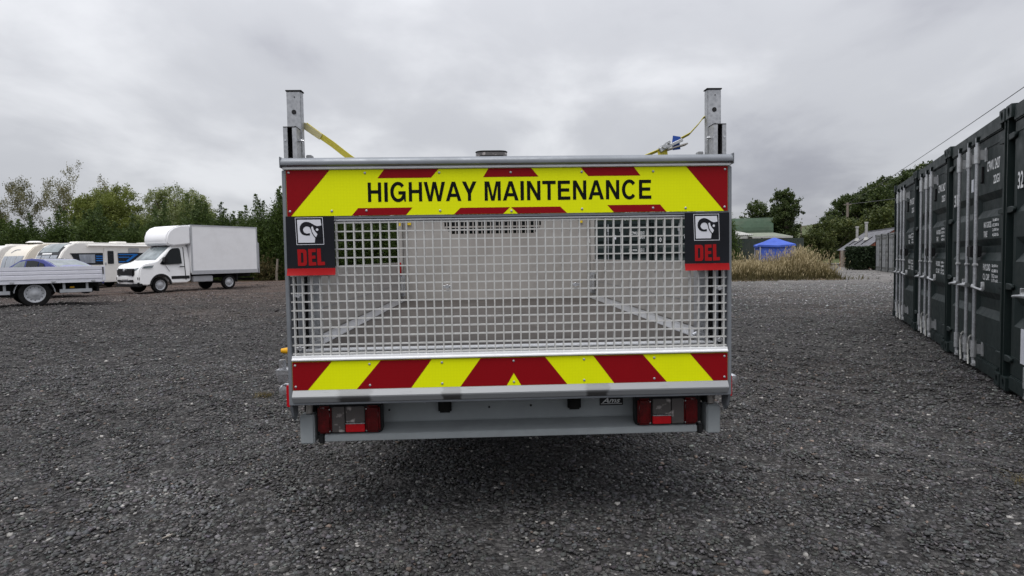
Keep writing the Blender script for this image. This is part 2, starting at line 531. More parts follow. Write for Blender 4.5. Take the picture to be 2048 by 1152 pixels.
def new(name, me, mat, parent=None, loc=(0, 0, 0), rot=(0, 0, 0), label=None, scale=None):
    if me.materials:
        if mat is not None and me.materials[0] != mat:
            me = me.copy(); me.materials.clear(); me.materials.append(mat)
    elif mat is not None: me.materials.append(mat)
    o = bpy.data.objects.new(name, me)
    COL.objects.link(o)
    if parent is not None: o.parent = parent
    o.location = loc; o.rotation_euler = rot
    if scale: o.scale = scale
    if label: o['label'] = label
    return o


def part(mb, name, mat, parent=None, bevel=0, smooth=False, seg=2, label=None, angle=40, **kw):
    return new(name, mb.mesh(name, bevel, seg, smooth, angle), M[mat] if isinstance(mat, str) else mat, parent, label=label, **kw)


def cached(key, fn, name, mat, parent, **kw):
    key = (key, mat)
    if key not in CACHE: CACHE[key] = fn()
    return new(name, CACHE[key], M[mat] if isinstance(mat, str) else mat, parent, **kw)


def thing(name, label, cat, loc=(0, 0, 0), rotz=0, group=None):
    o = bpy.data.objects.new(name, None)
    o.empty_display_size = .3
    COL.objects.link(o)
    o.location = loc; o.rotation_euler = (0, 0, rotz)
    o['label'] = label; o['category'] = cat
    if group: o['group'] = group
    return o


def tag(o, label, cat, group=None):
    o['label'] = label; o['category'] = cat
    if group: o['group'] = group
    return o


def kind(o, k, label=None, cat=None):
    o['kind'] = k
    if label: o['label'] = label
    if cat: o['category'] = cat
    return o


def copy_tree(o, parent=None):
    c = o.copy(); COL.objects.link(c)
    if parent is not None: c.parent = parent
    for ch in list(o.children): copy_tree(ch, c)
    return c


def np_mesh(name, verts, faces, attr=None, color=None):
    """verts (n,3); faces (m,k) equal-sided -> mesh, quickly."""
    me = bpy.data.meshes.new(name)
    n_, (m_, k) = len(verts), faces.shape
    me.vertices.add(n_); me.vertices.foreach_set('co', np.ascontiguousarray(verts, np.float32).ravel())
    me.loops.add(m_ * k); me.loops.foreach_set('vertex_index', np.ascontiguousarray(faces, np.int32).ravel())
    me.polygons.add(m_)
    me.polygons.foreach_set('loop_start', np.arange(0, m_ * k, k, dtype=np.int32))
    me.update(calc_edges=True)
    if attr is not None:
        a = me.attributes.new('tone', 'FLOAT', 'POINT'); a.data.foreach_set('value', np.ascontiguousarray(attr, np.float32))
    if color is not None:
        a = me.attributes.new('tint', 'FLOAT_COLOR', 'POINT'); a.data.foreach_set('color', np.ascontiguousarray(color, np.float32).ravel())
    return me


_text = {}


def text_mesh(s, size, squeeze=.8, bold=.0, shear=0.0, align='LEFT'):
    key = (s, size, squeeze, bold, shear, align)
    if key not in _text:
        cu_ = bpy.data.curves.new('lettering', 'FONT')
        cu_.body = s; cu_.size = size; cu_.offset = bold; cu_.shear = shear; cu_.align_x = align
        cu_.resolution_u = 3
        o = bpy.data.objects.new('lettering', cu_); COL.objects.link(o)
        dg = bpy.context.evaluated_depsgraph_get(); dg.update()
        me = bpy.data.meshes.new_from_object(o.evaluated_get(dg))
        bpy.data.objects.remove(o); bpy.data.curves.remove(cu_)
        me.transform(Matrix.Diagonal((squeeze, 1, 1, 1)))
        me.materials.clear()
        me.name = 'lettering'
        _text[key] = me
    return _text[key]


# ------------------------------------------------------------------ the ground


def gz(x, y):
    x = np.asarray(x, float); y = np.asarray(y, float)
    z = .012 * np.sin(1.3 * x + .7 * y) + .010 * np.sin(2.9 * y - 1.1 * x + 1) + .008 * np.sin(4.7 * x + 3.3 * y + 2)
    z += .011 * np.sin(5.9 * x + 1.7 * np.sin(3.1 * y)) * np.sin(6.7 * y + 1.3 * np.sin(4.3 * x)) + .008 * np.sin(11.3 * x + 2 * np.sin(5 * y)) * np.sin(10.1 * y + 2)
    z += .20 * np.exp(-((x + 13.4) ** 2 + (y - 16.7) ** 2) / (2 * 3.4 ** 2))
    s = (x - 4.56) * .909 - (y - 5.81) * .416          # distance behind the line of container doors
    z += .035 * np.clip((s + .8) / 1.2, 0, 1) * np.exp(-np.clip(s - 6, 0, 50) / 2) * np.clip((22 - y) / 4, 0, 1)
    return z * np.clip((70 - np.hypot(x, y)) / 30, 0, 1)


def axis_lines(lo, a, b, hi, fine, n):
    left = lo + (a - lo) * (1 - np.linspace(1, 0, n) ** 2.2)
    right = b + (hi - b) * np.linspace(0, 1, n) ** 2.2
    return np.unique(np.concatenate([left, np.arange(a, b + 1e-6, fine), right]).round(4))


gx_ = axis_lines(-900, -24, 22, 900, .2, 26)
gy_ = axis_lines(-300, -4, 34, 1400, .2, 26)
X, Y = np.meshgrid(gx_, gy_)
vv = np.stack([X.ravel(), Y.ravel(), gz(X, Y).ravel()], 1)
nx, ny = len(gx_), len(gy_)
ii, jj = np.meshgrid(np.arange(nx - 1), np.arange(ny - 1))
q0 = (jj * nx + ii).ravel()
me = np_mesh('ground', vv, np.stack([q0, q0 + 1, q0 + nx + 1, q0 + nx], 1))
me.polygons.foreach_set('use_smooth', np.ones(len(me.polygons), bool))
kind(new('ground', me, M['ground']), 'structure')

# loose stones on the ground, real geometry where they can be told apart
CUBE = np.array([(-1, -1, -1), (1, -1, -1), (1, 1, -1), (-1, 1, -1), (-1, -1, 1), (1, -1, 1), (1, 1, 1), (-1, 1, 1)], float) * .62
CF = np.array([(0, 3, 2, 1), (4, 5, 6, 7), (0, 1, 5, 4), (1, 2, 6, 5), (2, 3, 7, 6), (3, 0, 4, 7)])
OCT = np.array([(1, 0, 0), (-1, 0, 0), (0, 1, 0), (0, -1, 0), (0, 0, 1), (0, 0, -1)], float)
OF = np.array([(0, 2, 4), (2, 1, 4), (1, 3, 4), (3, 0, 4), (2, 0, 5), (1, 2, 5), (3, 1, 5), (0, 3, 5)])


def stones(n, y0_, y1_, mean, base, faces, jit, pale=.012, margin=1.3, big=0.0):
    k = len(base)
    yy = np.sqrt(rng.uniform(y0_ ** 2, y1_ ** 2, n))
    xx = rng.uniform(-1, 1, n) * (yy * .86 + margin)
    # leave out the strip the containers stand on
    s = (xx - 4.56) * .909 - (yy - 5.81) * .416
    ok = (s < .5) | (yy > 14.6)
    xx, yy = xx[ok], yy[ok]; n = len(xx)
    a = mean * np.exp(np.clip(rng.normal(0, .36, n), -1, .75)) * .5
    if big: a[rng.random(n) < big] *= 1.3
    sc = np.stack([a, a * rng.uniform(.55, .95, n), a * rng.uniform(.28, .6, n)], 1)
    T = base[None] + rng.uniform(-jit, jit, (n, k, 3))
    T = T * sc[:, None]
    yaw = rng.uniform(0, 2 * np.pi, n); t1 = rng.normal(0, .38, n)
    c, s_ = np.cos(t1)[:, None], np.sin(t1)[:, None]
    y2 = T[..., 1] * c - T[..., 2] * s_; z2 = T[..., 1] * s_ + T[..., 2] * c
    c, s_ = np.cos(yaw)[:, None], np.sin(yaw)[:, None]
    V = np.stack([T[..., 0] * c - y2 * s_ + xx[:, None], T[..., 0] * s_ + y2 * c + yy[:, None],
                  z2 + (gz(xx, yy) + sc[:, 2] * rng.uniform(.1, .75, n))[:, None]], -1)
    F = faces[None] + (np.arange(n) * k)[:, None, None]
    lum = .077 * np.exp(rng.normal(0, .35, n))
    for px_, py_, pr_, pk_ in ((-2.05, 3.55, .38, .9), (-3.4, 5.6, .5, -.35), (-2.5, 4.6, .35, -.3), (2.3, 4.6, .7, .25), (-5.2, 8.0, 1.2, .3), (3.4, 7.5, 1.0, -.25), (-1.0, 10.5, 1.5, .2)):
        lum *= 1 + pk_ * np.exp(-((xx - px_) ** 2 + ((yy - py_) * 1.4) ** 2) / (pr_ * pr_))
    lum *= 1 + .25 * np.sin(xx * 1.7 + 2 * np.sin(yy * .9)) * np.sin(yy * 1.9 + 1.3 * np.sin(xx * .6)) * .6
    tint = lum[:, None] * np.array([1.0, .985, .985])[None] * (1 + rng.normal(0, .035, (n, 3)))
    # browner worn hardstanding by the parked vans, paler dusty track on the right
    zn = .5 + .5 * np.sin(xx * .55 + 1.6 * np.sin(yy * .31)) * np.sin(yy * .47 + .8 * np.sin(xx * .37))
    br = np.clip((yy - 9) / 15, 0, 1) * np.clip((3 - xx) / 8, 0, 1) * (.35 + .65 * zn)
    tint *= 1 + br[:, None] * np.array([.55, .34, .22])
    tr_ = np.clip((yy - 9) / 14, 0, 1) * np.clip((xx - 3) / 4, 0, 1)
    tint *= 1 + tr_[:, None] * 1.9
    r_ = rng.random(n)
    tint[r_ < pale] = rng.uniform(.22, .42, ((r_ < pale).sum(), 1)) * np.array([1, .96, .9])
    b_ = (r_ > .985)
    tint[b_] = lum[b_][:, None] * np.array([1.6, 1.25, 1.05])
    tint = np.clip(tint, .01, .6)
    tint = np.concatenate([tint, np.ones((n, 1))], 1)
    return V.reshape(-1, 3), F.reshape(-1, F.shape[-1]), np.repeat(tint, k, 0)


V_, F_, T_ = stones(94000, 2.15, 5.2, .0190, CUBE, CF, .28, big=.02)
kind(new('gravel', np_mesh('gravel', V_, F_, color=T_), M['gravel']), 'stuff', 'loose dark grey crushed stone covering the near yard')
fs = [stones(56000, 5.2, 8.2, .027, OCT, OF, .3, .012, 1.3, .03), stones(40000, 8.2, 15, .036, OCT, OF, .3, .010, 2.0, .02), stones(36000, 15, 27, .046, OCT, OF, .3, .008, 2.0, .01), stones(10000, 27, 42, .06, OCT, OF, .3, .008, 2.0, .0)]
off, VV, FF, TT = 0, [], [], []
for V_, F_, T_ in fs:
    VV.append(V_); FF.append(F_ + off); TT.append(T_); off += len(V_)
V_, F_, T_ = np.concatenate(VV), np.concatenate(FF), np.concatenate(TT)
kind(new('gravel', np_mesh('gravel', V_, F_, color=T_), M['gravel']), 'stuff', 'loose dark grey crushed stone covering the yard further off')

# ------------------------------------------------------------------ foliage


def rand_dirs(n):
    d = rng.normal(size=(n, 3)); return d / np.linalg.norm(d, axis=1)[:, None]


def leaves(P, D, L, W_, tone):
    """Rhombic leaves at P pointing along D with length L and width W_."""
    n = len(P)
    S = np.cross(D, rand_dirs(n)); S /= np.linalg.norm(S, axis=1)[:, None] + 1e-9
    L = np.broadcast_to(L, n)[:, None]; W_ = np.broadcast_to(W_, n)[:, None]
    V = np.stack([P - D * L * .5, P + S * W_ * .5, P + D * L * .5, P - S * W_ * .5], 1).reshape(-1, 3)
    F = np.arange(n * 4).reshape(n, 4)
    return V, F, np.repeat(tone, 4)


def join(parts_):
    off_, A, B, T = 0, [], [], []
    for V, F, t in parts_:
        A.append(V); B.append(F + off_); T.append(t); off_ += len(V)
    return np.concatenate(A), np.concatenate(B), np.concatenate(T)


def conifer_mesh(seed, H=5.2, Rm=1.7, n=7500, lean=0.0, tips=7):
    global rng
    keep = rng; rng = np.random.default_rng(seed)
    # clumps of upswept sprays over a broad column with several spiky leaders
    nc = 190
    h = rng.uniform(0.0, .9, nc) ** .9
    a = rng.uniform(0, 2 * np.pi, nc)
    r_ = Rm * np.clip(1.05 - h, .05, 1) ** .5 * rng.uniform(.62, 1.06, nc)
    C_ = np.stack([r_ * np.cos(a), r_ * np.sin(a), h * H * .86 + .1], 1)
    out_ = np.stack([np.cos(a), np.sin(a), np.full(nc, .9)], 1)
    for _ in range(tips):
        ta, tr = rng.uniform(0, 6.28), Rm * rng.uniform(.0, .75)
        top = H * rng.uniform(.82, 1.08); bx, by = tr * np.cos(ta), tr * np.sin(ta)
        k = 9
        top *= rng.uniform(1.0, 1.12); zz = np.linspace(top - 1.7, top, k)
        C_ = np.concatenate([C_, np.stack([bx + lean * (zz - zz[0]) + rng.normal(0, .05, k), by + rng.normal(0, .05, k), zz], 1)])
        out_ = np.concatenate([out_, np.stack([rng.normal(0, .5, k), rng.normal(0, .5, k), np.ones(k)], 1)])
    idx = rng.integers(0, nc, n)
    m_ = tips * 9
    idx[:m_ * 40] = np.repeat(np.arange(nc, nc + m_), 40)
    isT = idx >= nc
    taper = np.where(isT, .045 + .26 * (1 - ((idx - nc) % 9) / 8.0) ** 1.2, .36)
    P = C_[idx] + rng.normal(size=(n, 3)) * taper[:, None] * np.array([1, 1, .8])
    D = out_[idx] + rng.normal(size=(n, 3)) * .6
    D /= np.linalg.norm(D, axis=1)[:, None]
    tone_c = rng.uniform(.1, .75, len(C_))
    tone = np.clip(tone_c[idx] + rng.normal(0, .09, n), 0, 1)
    V, F, T = leaves(P, D, rng.uniform(.14, .34, n) * np.where(isT, .65, 1), rng.uniform(.03, .085, n), tone)
    rng = keep
    return np_mesh('crown', V, F, T)


def broad_mesh(seed, blobs, n, leaf=.3, wid=.6, flat_=.8, shell=.55):
    """blobs: (x, y, z, r). Leaves in many small clumps spread through the blobs' outer shells."""
    global rng
    keep = rng; rng = np.random.default_rng(seed)
    B = np.array(blobs, float)
    wgt = B[:, 3] ** 2; wgt /= wgt.sum()
    nc = max(60, min(900, n // 28))
    bi = rng.choice(len(B), nc, p=wgt)
    d = rand_dirs(nc)
    d[:, 2] = np.where(d[:, 2] < -.35, -d[:, 2], d[:, 2])
    C_ = B[bi, :3] + d * (B[bi, 3] * rng.uniform(shell, 1.08, nc))[:, None] * np.array([1, 1, flat_])
    cr_ = B[bi, 3] * rng.uniform(.14, .26, nc)
    ci = rng.integers(0, nc, n)
    P = C_[ci] + rng.normal(size=(n, 3)) * cr_[ci][:, None] * .62
    D = d[ci] * .5 + rng.normal(size=(n, 3)) * .7 + np.array([0, 0, .1])
    D /= np.linalg.norm(D, axis=1)[:, None]
    tone = np.clip(rng.uniform(.1, .8, nc)[ci] + rng.normal(0, .08, n), 0, 1)
    V, F, T = leaves(P, D, leaf * rng.uniform(.6, 1.3, n), leaf * wid * rng.uniform(.6, 1.3, n), tone)
    rng = keep
    return np_mesh('crown', V, F, T)


def trunk_mb(blobs, r0, h0, seed=1, z0=-.3):
    q = random.Random(seed)
    mb = MB()
    top = max(b[2] for b in blobs)
    mb.tube([(0, 0, z0), (q.uniform(-.1, .1), q.uniform(-.1, .1), h0 * .5), (q.uniform(-.2, .2), q.uniform(-.2, .2), h0), (q.uniform(-.3, .3), 0, h0 + (top - h0) * .35), (q.uniform(-.4, .4), 0, h0 + (top - h0) * .6)],
            [r0 * 1.25, r0, r0 * .8, r0 * .5, r0 * .12], 7)
    for b in blobs:
        s = Vector((0, 0, h0 * q.uniform(.7, 1.15)))
        e_ = Vector(b[:3])
        mid_ = (s + e_) / 2 + Vector((q.uniform(-.2, .2), q.uniform(-.2, .2), q.uniform(-.1, .3))) * (e_ - s).length * .3
        mb.tube([s, mid_, e_, e_ + (e_ - mid_).normalized() * b[3] * .5], [r0 * .5, r0 * .33, r0 * .16, r0 * .04], 5)
    return mb


def tree(name, label, loc, blobs, n, mat, leaf, r0, h0, seed, group=None, cat='tree', wid=.6, key=None, scale=None, rotz=0, shell=.55):
    t = thing(name, label, cat, loc, rotz, group)
    if scale: t.scale = scale
    k = key or (name, seed)
    cached((k, 'c'), lambda: broad_mesh(seed, blobs, n, leaf, wid, shell=shell), 'crown', mat, t)
    cached((k, 't'), lambda: trunk_mb(blobs, r0, h0, seed).mesh('trunk', smooth=True), 'trunk', 'bark', t)
    return t

# ------------------------------------------------------------------ far ground and woodland on the right
def hz(x, y):
    d = np.clip((x - 34) / 55, 0, 1) * np.clip((y - 66) / 40, 0, 1)
    return 9.5 * d * d * (3 - 2 * d)


hx, hy = np.meshgrid(np.linspace(24, 150, 40), np.linspace(62, 190, 36))
hv = np.stack([hx.ravel(), hy.ravel(), (hz(hx, hy) - .06).ravel()], 1)
a_, b_ = np.meshgrid(np.arange(39), np.arange(35)); q0 = (b_ * 40 + a_).ravel()
kind(new('hill', np_mesh('hill', hv, np.stack([q0, q0 + 1, q0 + 41, q0 + 40], 1)), M['hill']), 'structure')

OAK = {}
for k in range(3):
    q = random.Random(50 + k)
    bl = []
    for i in range(20):
        a = q.uniform(0, 6.28); r_ = q.uniform(.6, 4.3); z = q.uniform(2.6, 9.6)
        bl.append((r_ * math.cos(a) * (1.15 - z / 17), r_ * math.sin(a) * (1.15 - z / 17), z, q.uniform(1.5, 2.4)))
    bl.append((0, 0, 10.2, 1.7)); OAK[k] = bl

# px-checked standing places: (x, y, scale, kind, label)
wood = [
    (46.9, 92, .60, 0, 'dark tree at the low near end of the wooded rise, left of the utility pole'),
    (51.6, 96, .77, 1, 'dark rounded tree on the rise directly behind the utility pole'),
    (52.6, 91, .88, 2, 'dark leafy tree on the rise above the slate roof'),
    (58.3, 98, .88, 0, 'large dark tree high on the wooded rise behind the right flue pipe'),
    (58.8, 92, .93, 1, 'broad dark tree whose crown meets the far container edge on the rise'),
    (64.1, 97, .98, 2, 'dark tree on the rise peeking over the roof of the farthest green container'),
    (64.3, 91, 1.10, 0, 'tallest dark tree on the rise, peeking over the roof beside the container numbered 31'),
]
for i, (x, y, s, k, lb) in enumerate(wood):
    z = float(hz(x, y))
    tree('oak_tree', lb or 'dark tree on the rise with only its top showing above the green containers', (x, y, z - .1), OAK[k], 19000, 'oak', .40, .28, 4.2, 60 + k,
         'trees on the wooded rise', key=('oak', k), scale=(s, s, s), rotz=i * 1.7, shell=.5)

# paler scrub in front of the wood
SCR = {}
for k in range(2):
    q = random.Random(80 + k)
    SCR[k] = [(q.uniform(-1.7, 1.7), q.uniform(-1.5, 1.5), q.uniform(.8, 3.1), q.uniform(.8, 1.25)) for i in range(12)] + [(0, 0, 3.3, 1.0)]
scrub = [
    (27.9, 60, .50, 0, 'low pale bush at the thin end of the scrub, beside the dry grass'),
    (30.8, 64, .92, 1, 'mid-height green bush between the dry grass and the brick outbuilding'),
    (34.0, 67, 1.20, 0, 'bulky mid-green bush left of the brick outbuilding'),
    (37.2, 70, 1.25, 1, 'tall green bush in front of the utility pole'),
    (40.0, 72, 1.22, 0, 'green bush rising behind the left flue pipe'),
    (42.0, 70, 1.30, 1, 'yellowish bush behind the right flue pipe'),
    (44.2, 72, 1.72, 0, 'tall light green bush behind the brick gable'),
    (46.8, 71, 1.35, 1, 'light green bush at the far edge of the green containers'),
]
for i, (x, y, s, k, lb) in enumerate(scrub):
    tree('scrub_bush', lb, (x, y, float(hz(x, y)) - .1), SCR[k], 12000, 'scrub', .21, .10, .7, 90 + k, 'bushes below the wooded rise', 'bush', key=('scrub', k), scale=(s, s, s), rotz=i * 2.1, shell=.45)

# trees behind the green sheds
q = random.Random(5)
bl = [(q.uniform(-1.9, 1.7), q.uniform(-1.2, 1.2), q.uniform(2.2, 5.7), q.uniform(.9, 1.3)) for i in range(15)]
tree('broadleaf_tree', 'rounded dark green tree rising behind the curved barn roof', (26.6, 66, 0), bl, 14000, 'oak', .24, .16, 2.0, 301, shell=.4)
bl = [(q.uniform(-1.0, 1.0) * (1.15 - z / 10), q.uniform(-.8, .8), z, 1.45 - z * .085) for z in np.linspace(1.4, 7.0, 26)] + [(.95, 0, 5.4, .7), (.7, 0, 6.5, .65), (.15, 0, 7.6, .55), (-.3, .2, 6.9, .7)]
tree('birch_tree', 'tall ragged tree with drooping tips behind the blue gazebo', (27.5, 63, 0), bl, 17000, 'oak', .22, .15, 2.2, 302, shell=.35)

# distant line of trees closing the view
nfar = 14000
fx = rng.uniform(-150, 160, nfar); fh = 2.0 + 3.2 * (np.sin(fx * .13) * .5 + .5) + 1.2 * np.sin(fx * .7)
P_ = np.stack([fx + rng.normal(0, .8, nfar), 225 + rng.uniform(-6, 6, nfar), rng.uniform(0, 1, nfar) * fh], 1)
D_ = rand_dirs(nfar)
V_, F_, T_ = leaves(P_, D_, rng.uniform(.8, 1.6, nfar), rng.uniform(.6, 1.1, nfar), rng.uniform(0, .7, nfar))
kind(new('distant_woodland', np_mesh('distant_woodland', V_, F_, T_), M['oak']), 'stuff', 'low line of distant trees beyond the yard')

# ------------------------------------------------------------------ trees on the left
CON = [dict(seed=21, H=5.2, Rm=1.75, tips=6), dict(seed=22, H=5.5, Rm=1.65, tips=9), dict(seed=23, H=5.0, Rm=1.9, tips=7)]


def conifer(x, y, k, s, label, rot, group='conifers of the tall evergreen row', sz=None, lean=0.0):
    t = thing('conifer_tree', label, 'tree', (x, y, 0), rot, group)
    t.scale = (s, s, sz or s)
    cached(('con', k), lambda: conifer_mesh(n=25000, **CON[k]), 'crown', 'conifer', t)
    cached(('cont', k), lambda: MB().tube([(0, 0, -.2), (.05, 0, 1.5), (0, .05, 3), (0, 0, CON[k]['H'] * .92)], [.13, .11, .07, .015], 6).mesh('trunk', smooth=True), 'trunk', 'bark_dark', t)
    return t


row = [(-40.5, 47.5, 0, 1.0, .95, 'dark conifer at the outer left end of the evergreen row, behind the cream caravan'),
       (-38.2, 46.5, 1, 1.02, .98, 'small-topped conifer in the row above the satellite dish caravan'),
       (-35.6, 46.0, 2, 1.0, .92, 'low dark conifer under the thin brownish tree'),
       (-33.0, 46.2, 0, .98, .90, 'low dark conifer between the thin tree and the olive bushy tree'),
       (-30.4, 46.0, 1, 1.02, .92, 'low conifer in front of the olive bushy tree'),
       (-27.8, 46.4, 2, 1.02, .88, 'conifer in front of the silvery tree, above the caravan roof'),
       (-25.3, 46.0, 0, 1.0, .94, 'conifer behind the front of the box van'),
       (-22.9, 46.2, 1, 1.02, .98, 'spiky conifer behind the box van, first clear of the silvery tree'),
       (-20.6, 46.0, 2, 1.0, 1.02, 'bushy conifer behind the middle of the box van'),
       (-18.4, 46.2, 0, 1.04, 1.0, 'dark conifer behind the rear of the box van'),
       (-16.4, 46.0, 1, 1.02, 1.10, 'tallest spiky conifer, nearest the left edge of the tailgate'),
       (-14.3, 46.3, 2, 1.0, 1.04, 'conifer standing behind the evergreens-side flag of the tailgate'),
       (-12.1, 46.0, 0, 1.0, 1.0, 'dark conifer seen through the grating just inside the flag on the evergreens side'),
       (-9.9, 46.2, 1, 1.0, 1.0, 'dark conifer seen through the grating, second from the flag towards the bulkhead'),
       (-7.6, 46.0, 2, 1.0, 1.0, 'dark conifer seen through the grating, partly covered by the bulkhead edge')]
for i, (x, y, k, s, sz, lb) in enumerate(row):
    conifer(x, y, k, s, lb or 'dark conifer glimpsed through the tailgate grating beyond the truck bed', i * 1.3, sz=sz)
for i, x in enumerate((-5.1, -2.6, -.2, 2.3, 4.9, 7.3, 9.8, 12.4)):
    conifer(x, 46.1 + .2 * (i % 2), (i * 2) % 3, 1.0, 'dark conifer of the evergreen row standing straight beyond the truck cab', i * 2.3, sz=.95 + .05 * (i % 3))
t = conifer(15.2, 46.0, 1, .78, 'single conifer with a leaning tip showing beside the right tailgate edge', 2.0, None, .86)
lead = MB().tube([(.4, 0, 3.0), (.9, 0, 4.1), (1.6, 0, 5.2), (2.35, 0, 6.15)], [.07, .05, .03, .01], 5)
part(lead, 'branch', 'bark_dark', t)
n_ = 700
s_ = rng.uniform(0, 1, n_)
P_ = np.stack([.4 + 1.95 * s_ ** 1.1, np.zeros(n_), 3.0 + 3.15 * s_], 1) + rng.normal(0, 1, (n_, 3)) * (.36 * (1.05 - s_))[:, None]
D_ = np.stack([rng.normal(.7, .5, n_), rng.normal(0, .5, n_), rng.normal(.5, .5, n_)], 1); D_ /= np.linalg.norm(D_, axis=1)[:, None]
V_, F_, T_ = leaves(P_, D_, rng.uniform(.2, .45, n_), rng.uniform(.05, .1, n_), rng.uniform(.1, .6, n_))
new('foliage', np_mesh('foliage', V_, F_, T_), M['conifer'], t)

q = random.Random(9)
bl = [(q.uniform(-2.4, 2.4), q.uniform(-1.6, 1.6), q.uniform(2.2, 6.6), q.uniform(1.2, 1.7)) for i in range(24)] + [(.3, 0, 6.8, 1.5), (-1.2, 0, 6.3, 1.5), (-2.4, 0, 4.0, 1.3)]
tree('willow_tree', 'rounded olive green tree rising above the evergreen row, beside the thin tree', (-33.6, 54, 0), bl, 40000, 'olive', .19, .2, 2.4, 401, wid=.45, shell=.5)
bl = [(q.uniform(-2.7, 2.7), q.uniform(-1.6, 1.6), q.uniform(2.2, 6.3), q.uniform(1.2, 1.7)) for i in range(26)] + [(-.2, 0, 6.9, 1.4), (1.5, 0, 6.7, 1.2), (-1.8, 0, 6.6, 1.3), (2.8, 0, 5.0, 1.0)]
tree('willow_tree', 'broad silvery green tree rising above the evergreen row behind the box van front', (-29.0, 55, 0), bl, 42000, 'willow', .19, .2, 2.4, 402, wid=.45, shell=.5)

# thin tree with its branches showing
t = thing('thin_tree', 'tall thin-leaved brownish tree with bare branches showing against the sky', 'tree', (-40.1, 55, 0))
t.scale = (.68, .8, 1.1)
q = random.Random(31)
br, tips_ = MB(), []


def grow(p, d, L, r_, lev):
    pts = [p]; rr = [r_]
    for i in range(3):
        d = (d + Vector((q.gauss(0, .16), q.gauss(0, .16), q.gauss(.03, .10)))).normalized()
        p = p + d * L / 3; pts.append(p); rr.append(r_ * (1 - .17 * (i + 1)))
    br.tube(pts, rr, 5 if lev < 2 else 4)
    if lev >= 2: tips_.extend([(pts[2], d), (pts[3], d)])
    if lev < 5:
        for i in range(3 if lev in (0, 1) else 2):
            nd = (d + Vector((q.gauss(0, .62), q.gauss(0, .5), q.gauss(.05, .30)))).normalized()
            grow(pts[3 if i < 2 else 2], nd, L * q.uniform(.66, .84), rr[-1] * .72, lev + 1)


grow(Vector((.8, 0, -.2)), Vector((.05, 0, 1)), 3.1, .25, 0)
grow(Vector((.2, .3, -.2)), Vector((-.45, 0, 1)), 3.0, .21, 0)
part(br, 'trunk', 'bark_dark', t, smooth=True)
tp = np.array([list(a) for a, b in tips_]); td = np.array([list(b) for a, b in tips_])
per = max(1, 17000 // len(tp)); idx = np.repeat(np.arange(len(tp)), per); n_ = len(idx)
P_ = tp[idx] + rng.normal(0, .19, (n_, 3)); D_ = td[idx] * .4 + rng.normal(0, .6, (n_, 3)); D_ /= np.linalg.norm(D_, axis=1)[:, None]
V_, F_, T_ = leaves(P_, D_, rng.uniform(.12, .23, n_), rng.uniform(.05, .10, n_), np.clip(rng.uniform(0, .8, len(tp))[idx] + rng.normal(0, .15, n_), 0, 1))
new('crown', np_mesh('crown', V_, F_, T_), M['sparse'], t)

# ------------------------------------------------------------------ outbuildings


def corrug(x0_, x1_, z_fn, pitch, amp):
    n_ = max(4, int((x1_ - x0_) / pitch * 4))
    return [(x0_ + (x1_ - x0_) * i / n_, z_fn + amp * math.sin(i * math.pi / 2)) for i in range(n_ + 1)]


# curved-roof barn
t = thing('barn', 'green barn with a curved sheet roof standing behind the flat-roofed sheds', 'barn', (19.2, 64.5, 0), R(-21))
part(MB().box((0, 0, -.1), (6.9, 5, 3.42)), 'wall', 'barn_dark', t)
mb = MB()
arc = [(2.5 + 2.75 * math.cos(a), 3.3 + 1.72 * math.sin(a)) for a in np.linspace(math.pi, 0, 17)]
inn = [(2.5 + 2.70 * math.cos(a), 3.28 + 1.66 * math.sin(a)) for a in np.linspace(0, math.pi, 17)]
mb.prism(arc + inn, 0, -.15, 7.05)
part(mb, 'roof', 'barn_green', t)
mb = MB()
mb.prism([(2.5 + 2.66 * math.cos(a), 3.26 + 1.62 * math.sin(a)) for a in np.linspace(math.pi, 0, 17)], 0, .02, 6.88)
part(mb, 'gable', 'barn_dark', t)
for i in range(6):
    part(MB().box((.5 + i * 1.15, -.04, 0), (.56 + i * 1.15, -.005, 3.4)), 'cover_strip', 'barn_green', t)

# two low sheds
t = thing('shed', 'low shed with a pale corrugated roof against the right tailgate edge', 'shed', (16.4, 53, 0))
part(MB().box((0, 0, -.1), (3.6, 4, 2.80)), 'wall', 'shed_wall', t)
mb = MB()
cs = corrug(-.2, 3.9, 0, .16, .03)
rows = [[(x, -.25, z + 2.92) for x, z in cs], [(x, 4.2, z + 3.45) for x, z in cs]]
mb.grid(rows); rows2 = [[(x, -.25, z + 2.90) for x, z in cs], [(x, 4.2, z + 3.43) for x, z in cs]]
mb.grid(rows2); part(mb, 'roof', 'asbestos', t)
part(MB().box((-.2, -.22, 2.62), (3.85, -.16, 2.88)), 'fascia', 'asbestos', t)
for i in range(4): part(MB().box((.0, -.03, .4 + i * .6), (3.6, -.004, .43 + i * .6)), 'board_joint', 'steel_dark', t)
t = thing('shed', 'low shed with a mossy flat roof directly behind the blue gazebo', 'shed', (19.9, 52, 0))
part(MB().box((0, 0, -.1), (2.9, 3.4, 2.66)), 'wall', 'shed_wall', t)
mb = MB(); mb.prism([(-.25, 2.68), (3.6, 3.12), (3.6, 3.18), (-.25, 2.74)], 0, -.1, 3.25); part(mb, 'roof', 'moss_roof', t)
part(MB().box((-.1, -.3, 2.60), (3.2, -.256, 2.75)), 'fascia', 'asbestos', t)

# green steel sheet fence: every sheet a part
t = thing('sheet_fence', 'dark green corrugated steel fence behind the blue gazebo', 'fence', (15.6, 46.5, 0))


def sheet():
    mb = MB(); n_ = 40
    pr = [(i / n_ * .995, .022 * math.sin(i * math.pi / 2)) for i in range(n_ + 1)]
    mb.grid([[(x, y, 0) for x, y in pr], [(x, y, 2.42) for x, y in pr]])
    return mb.mesh('fence_sheet')


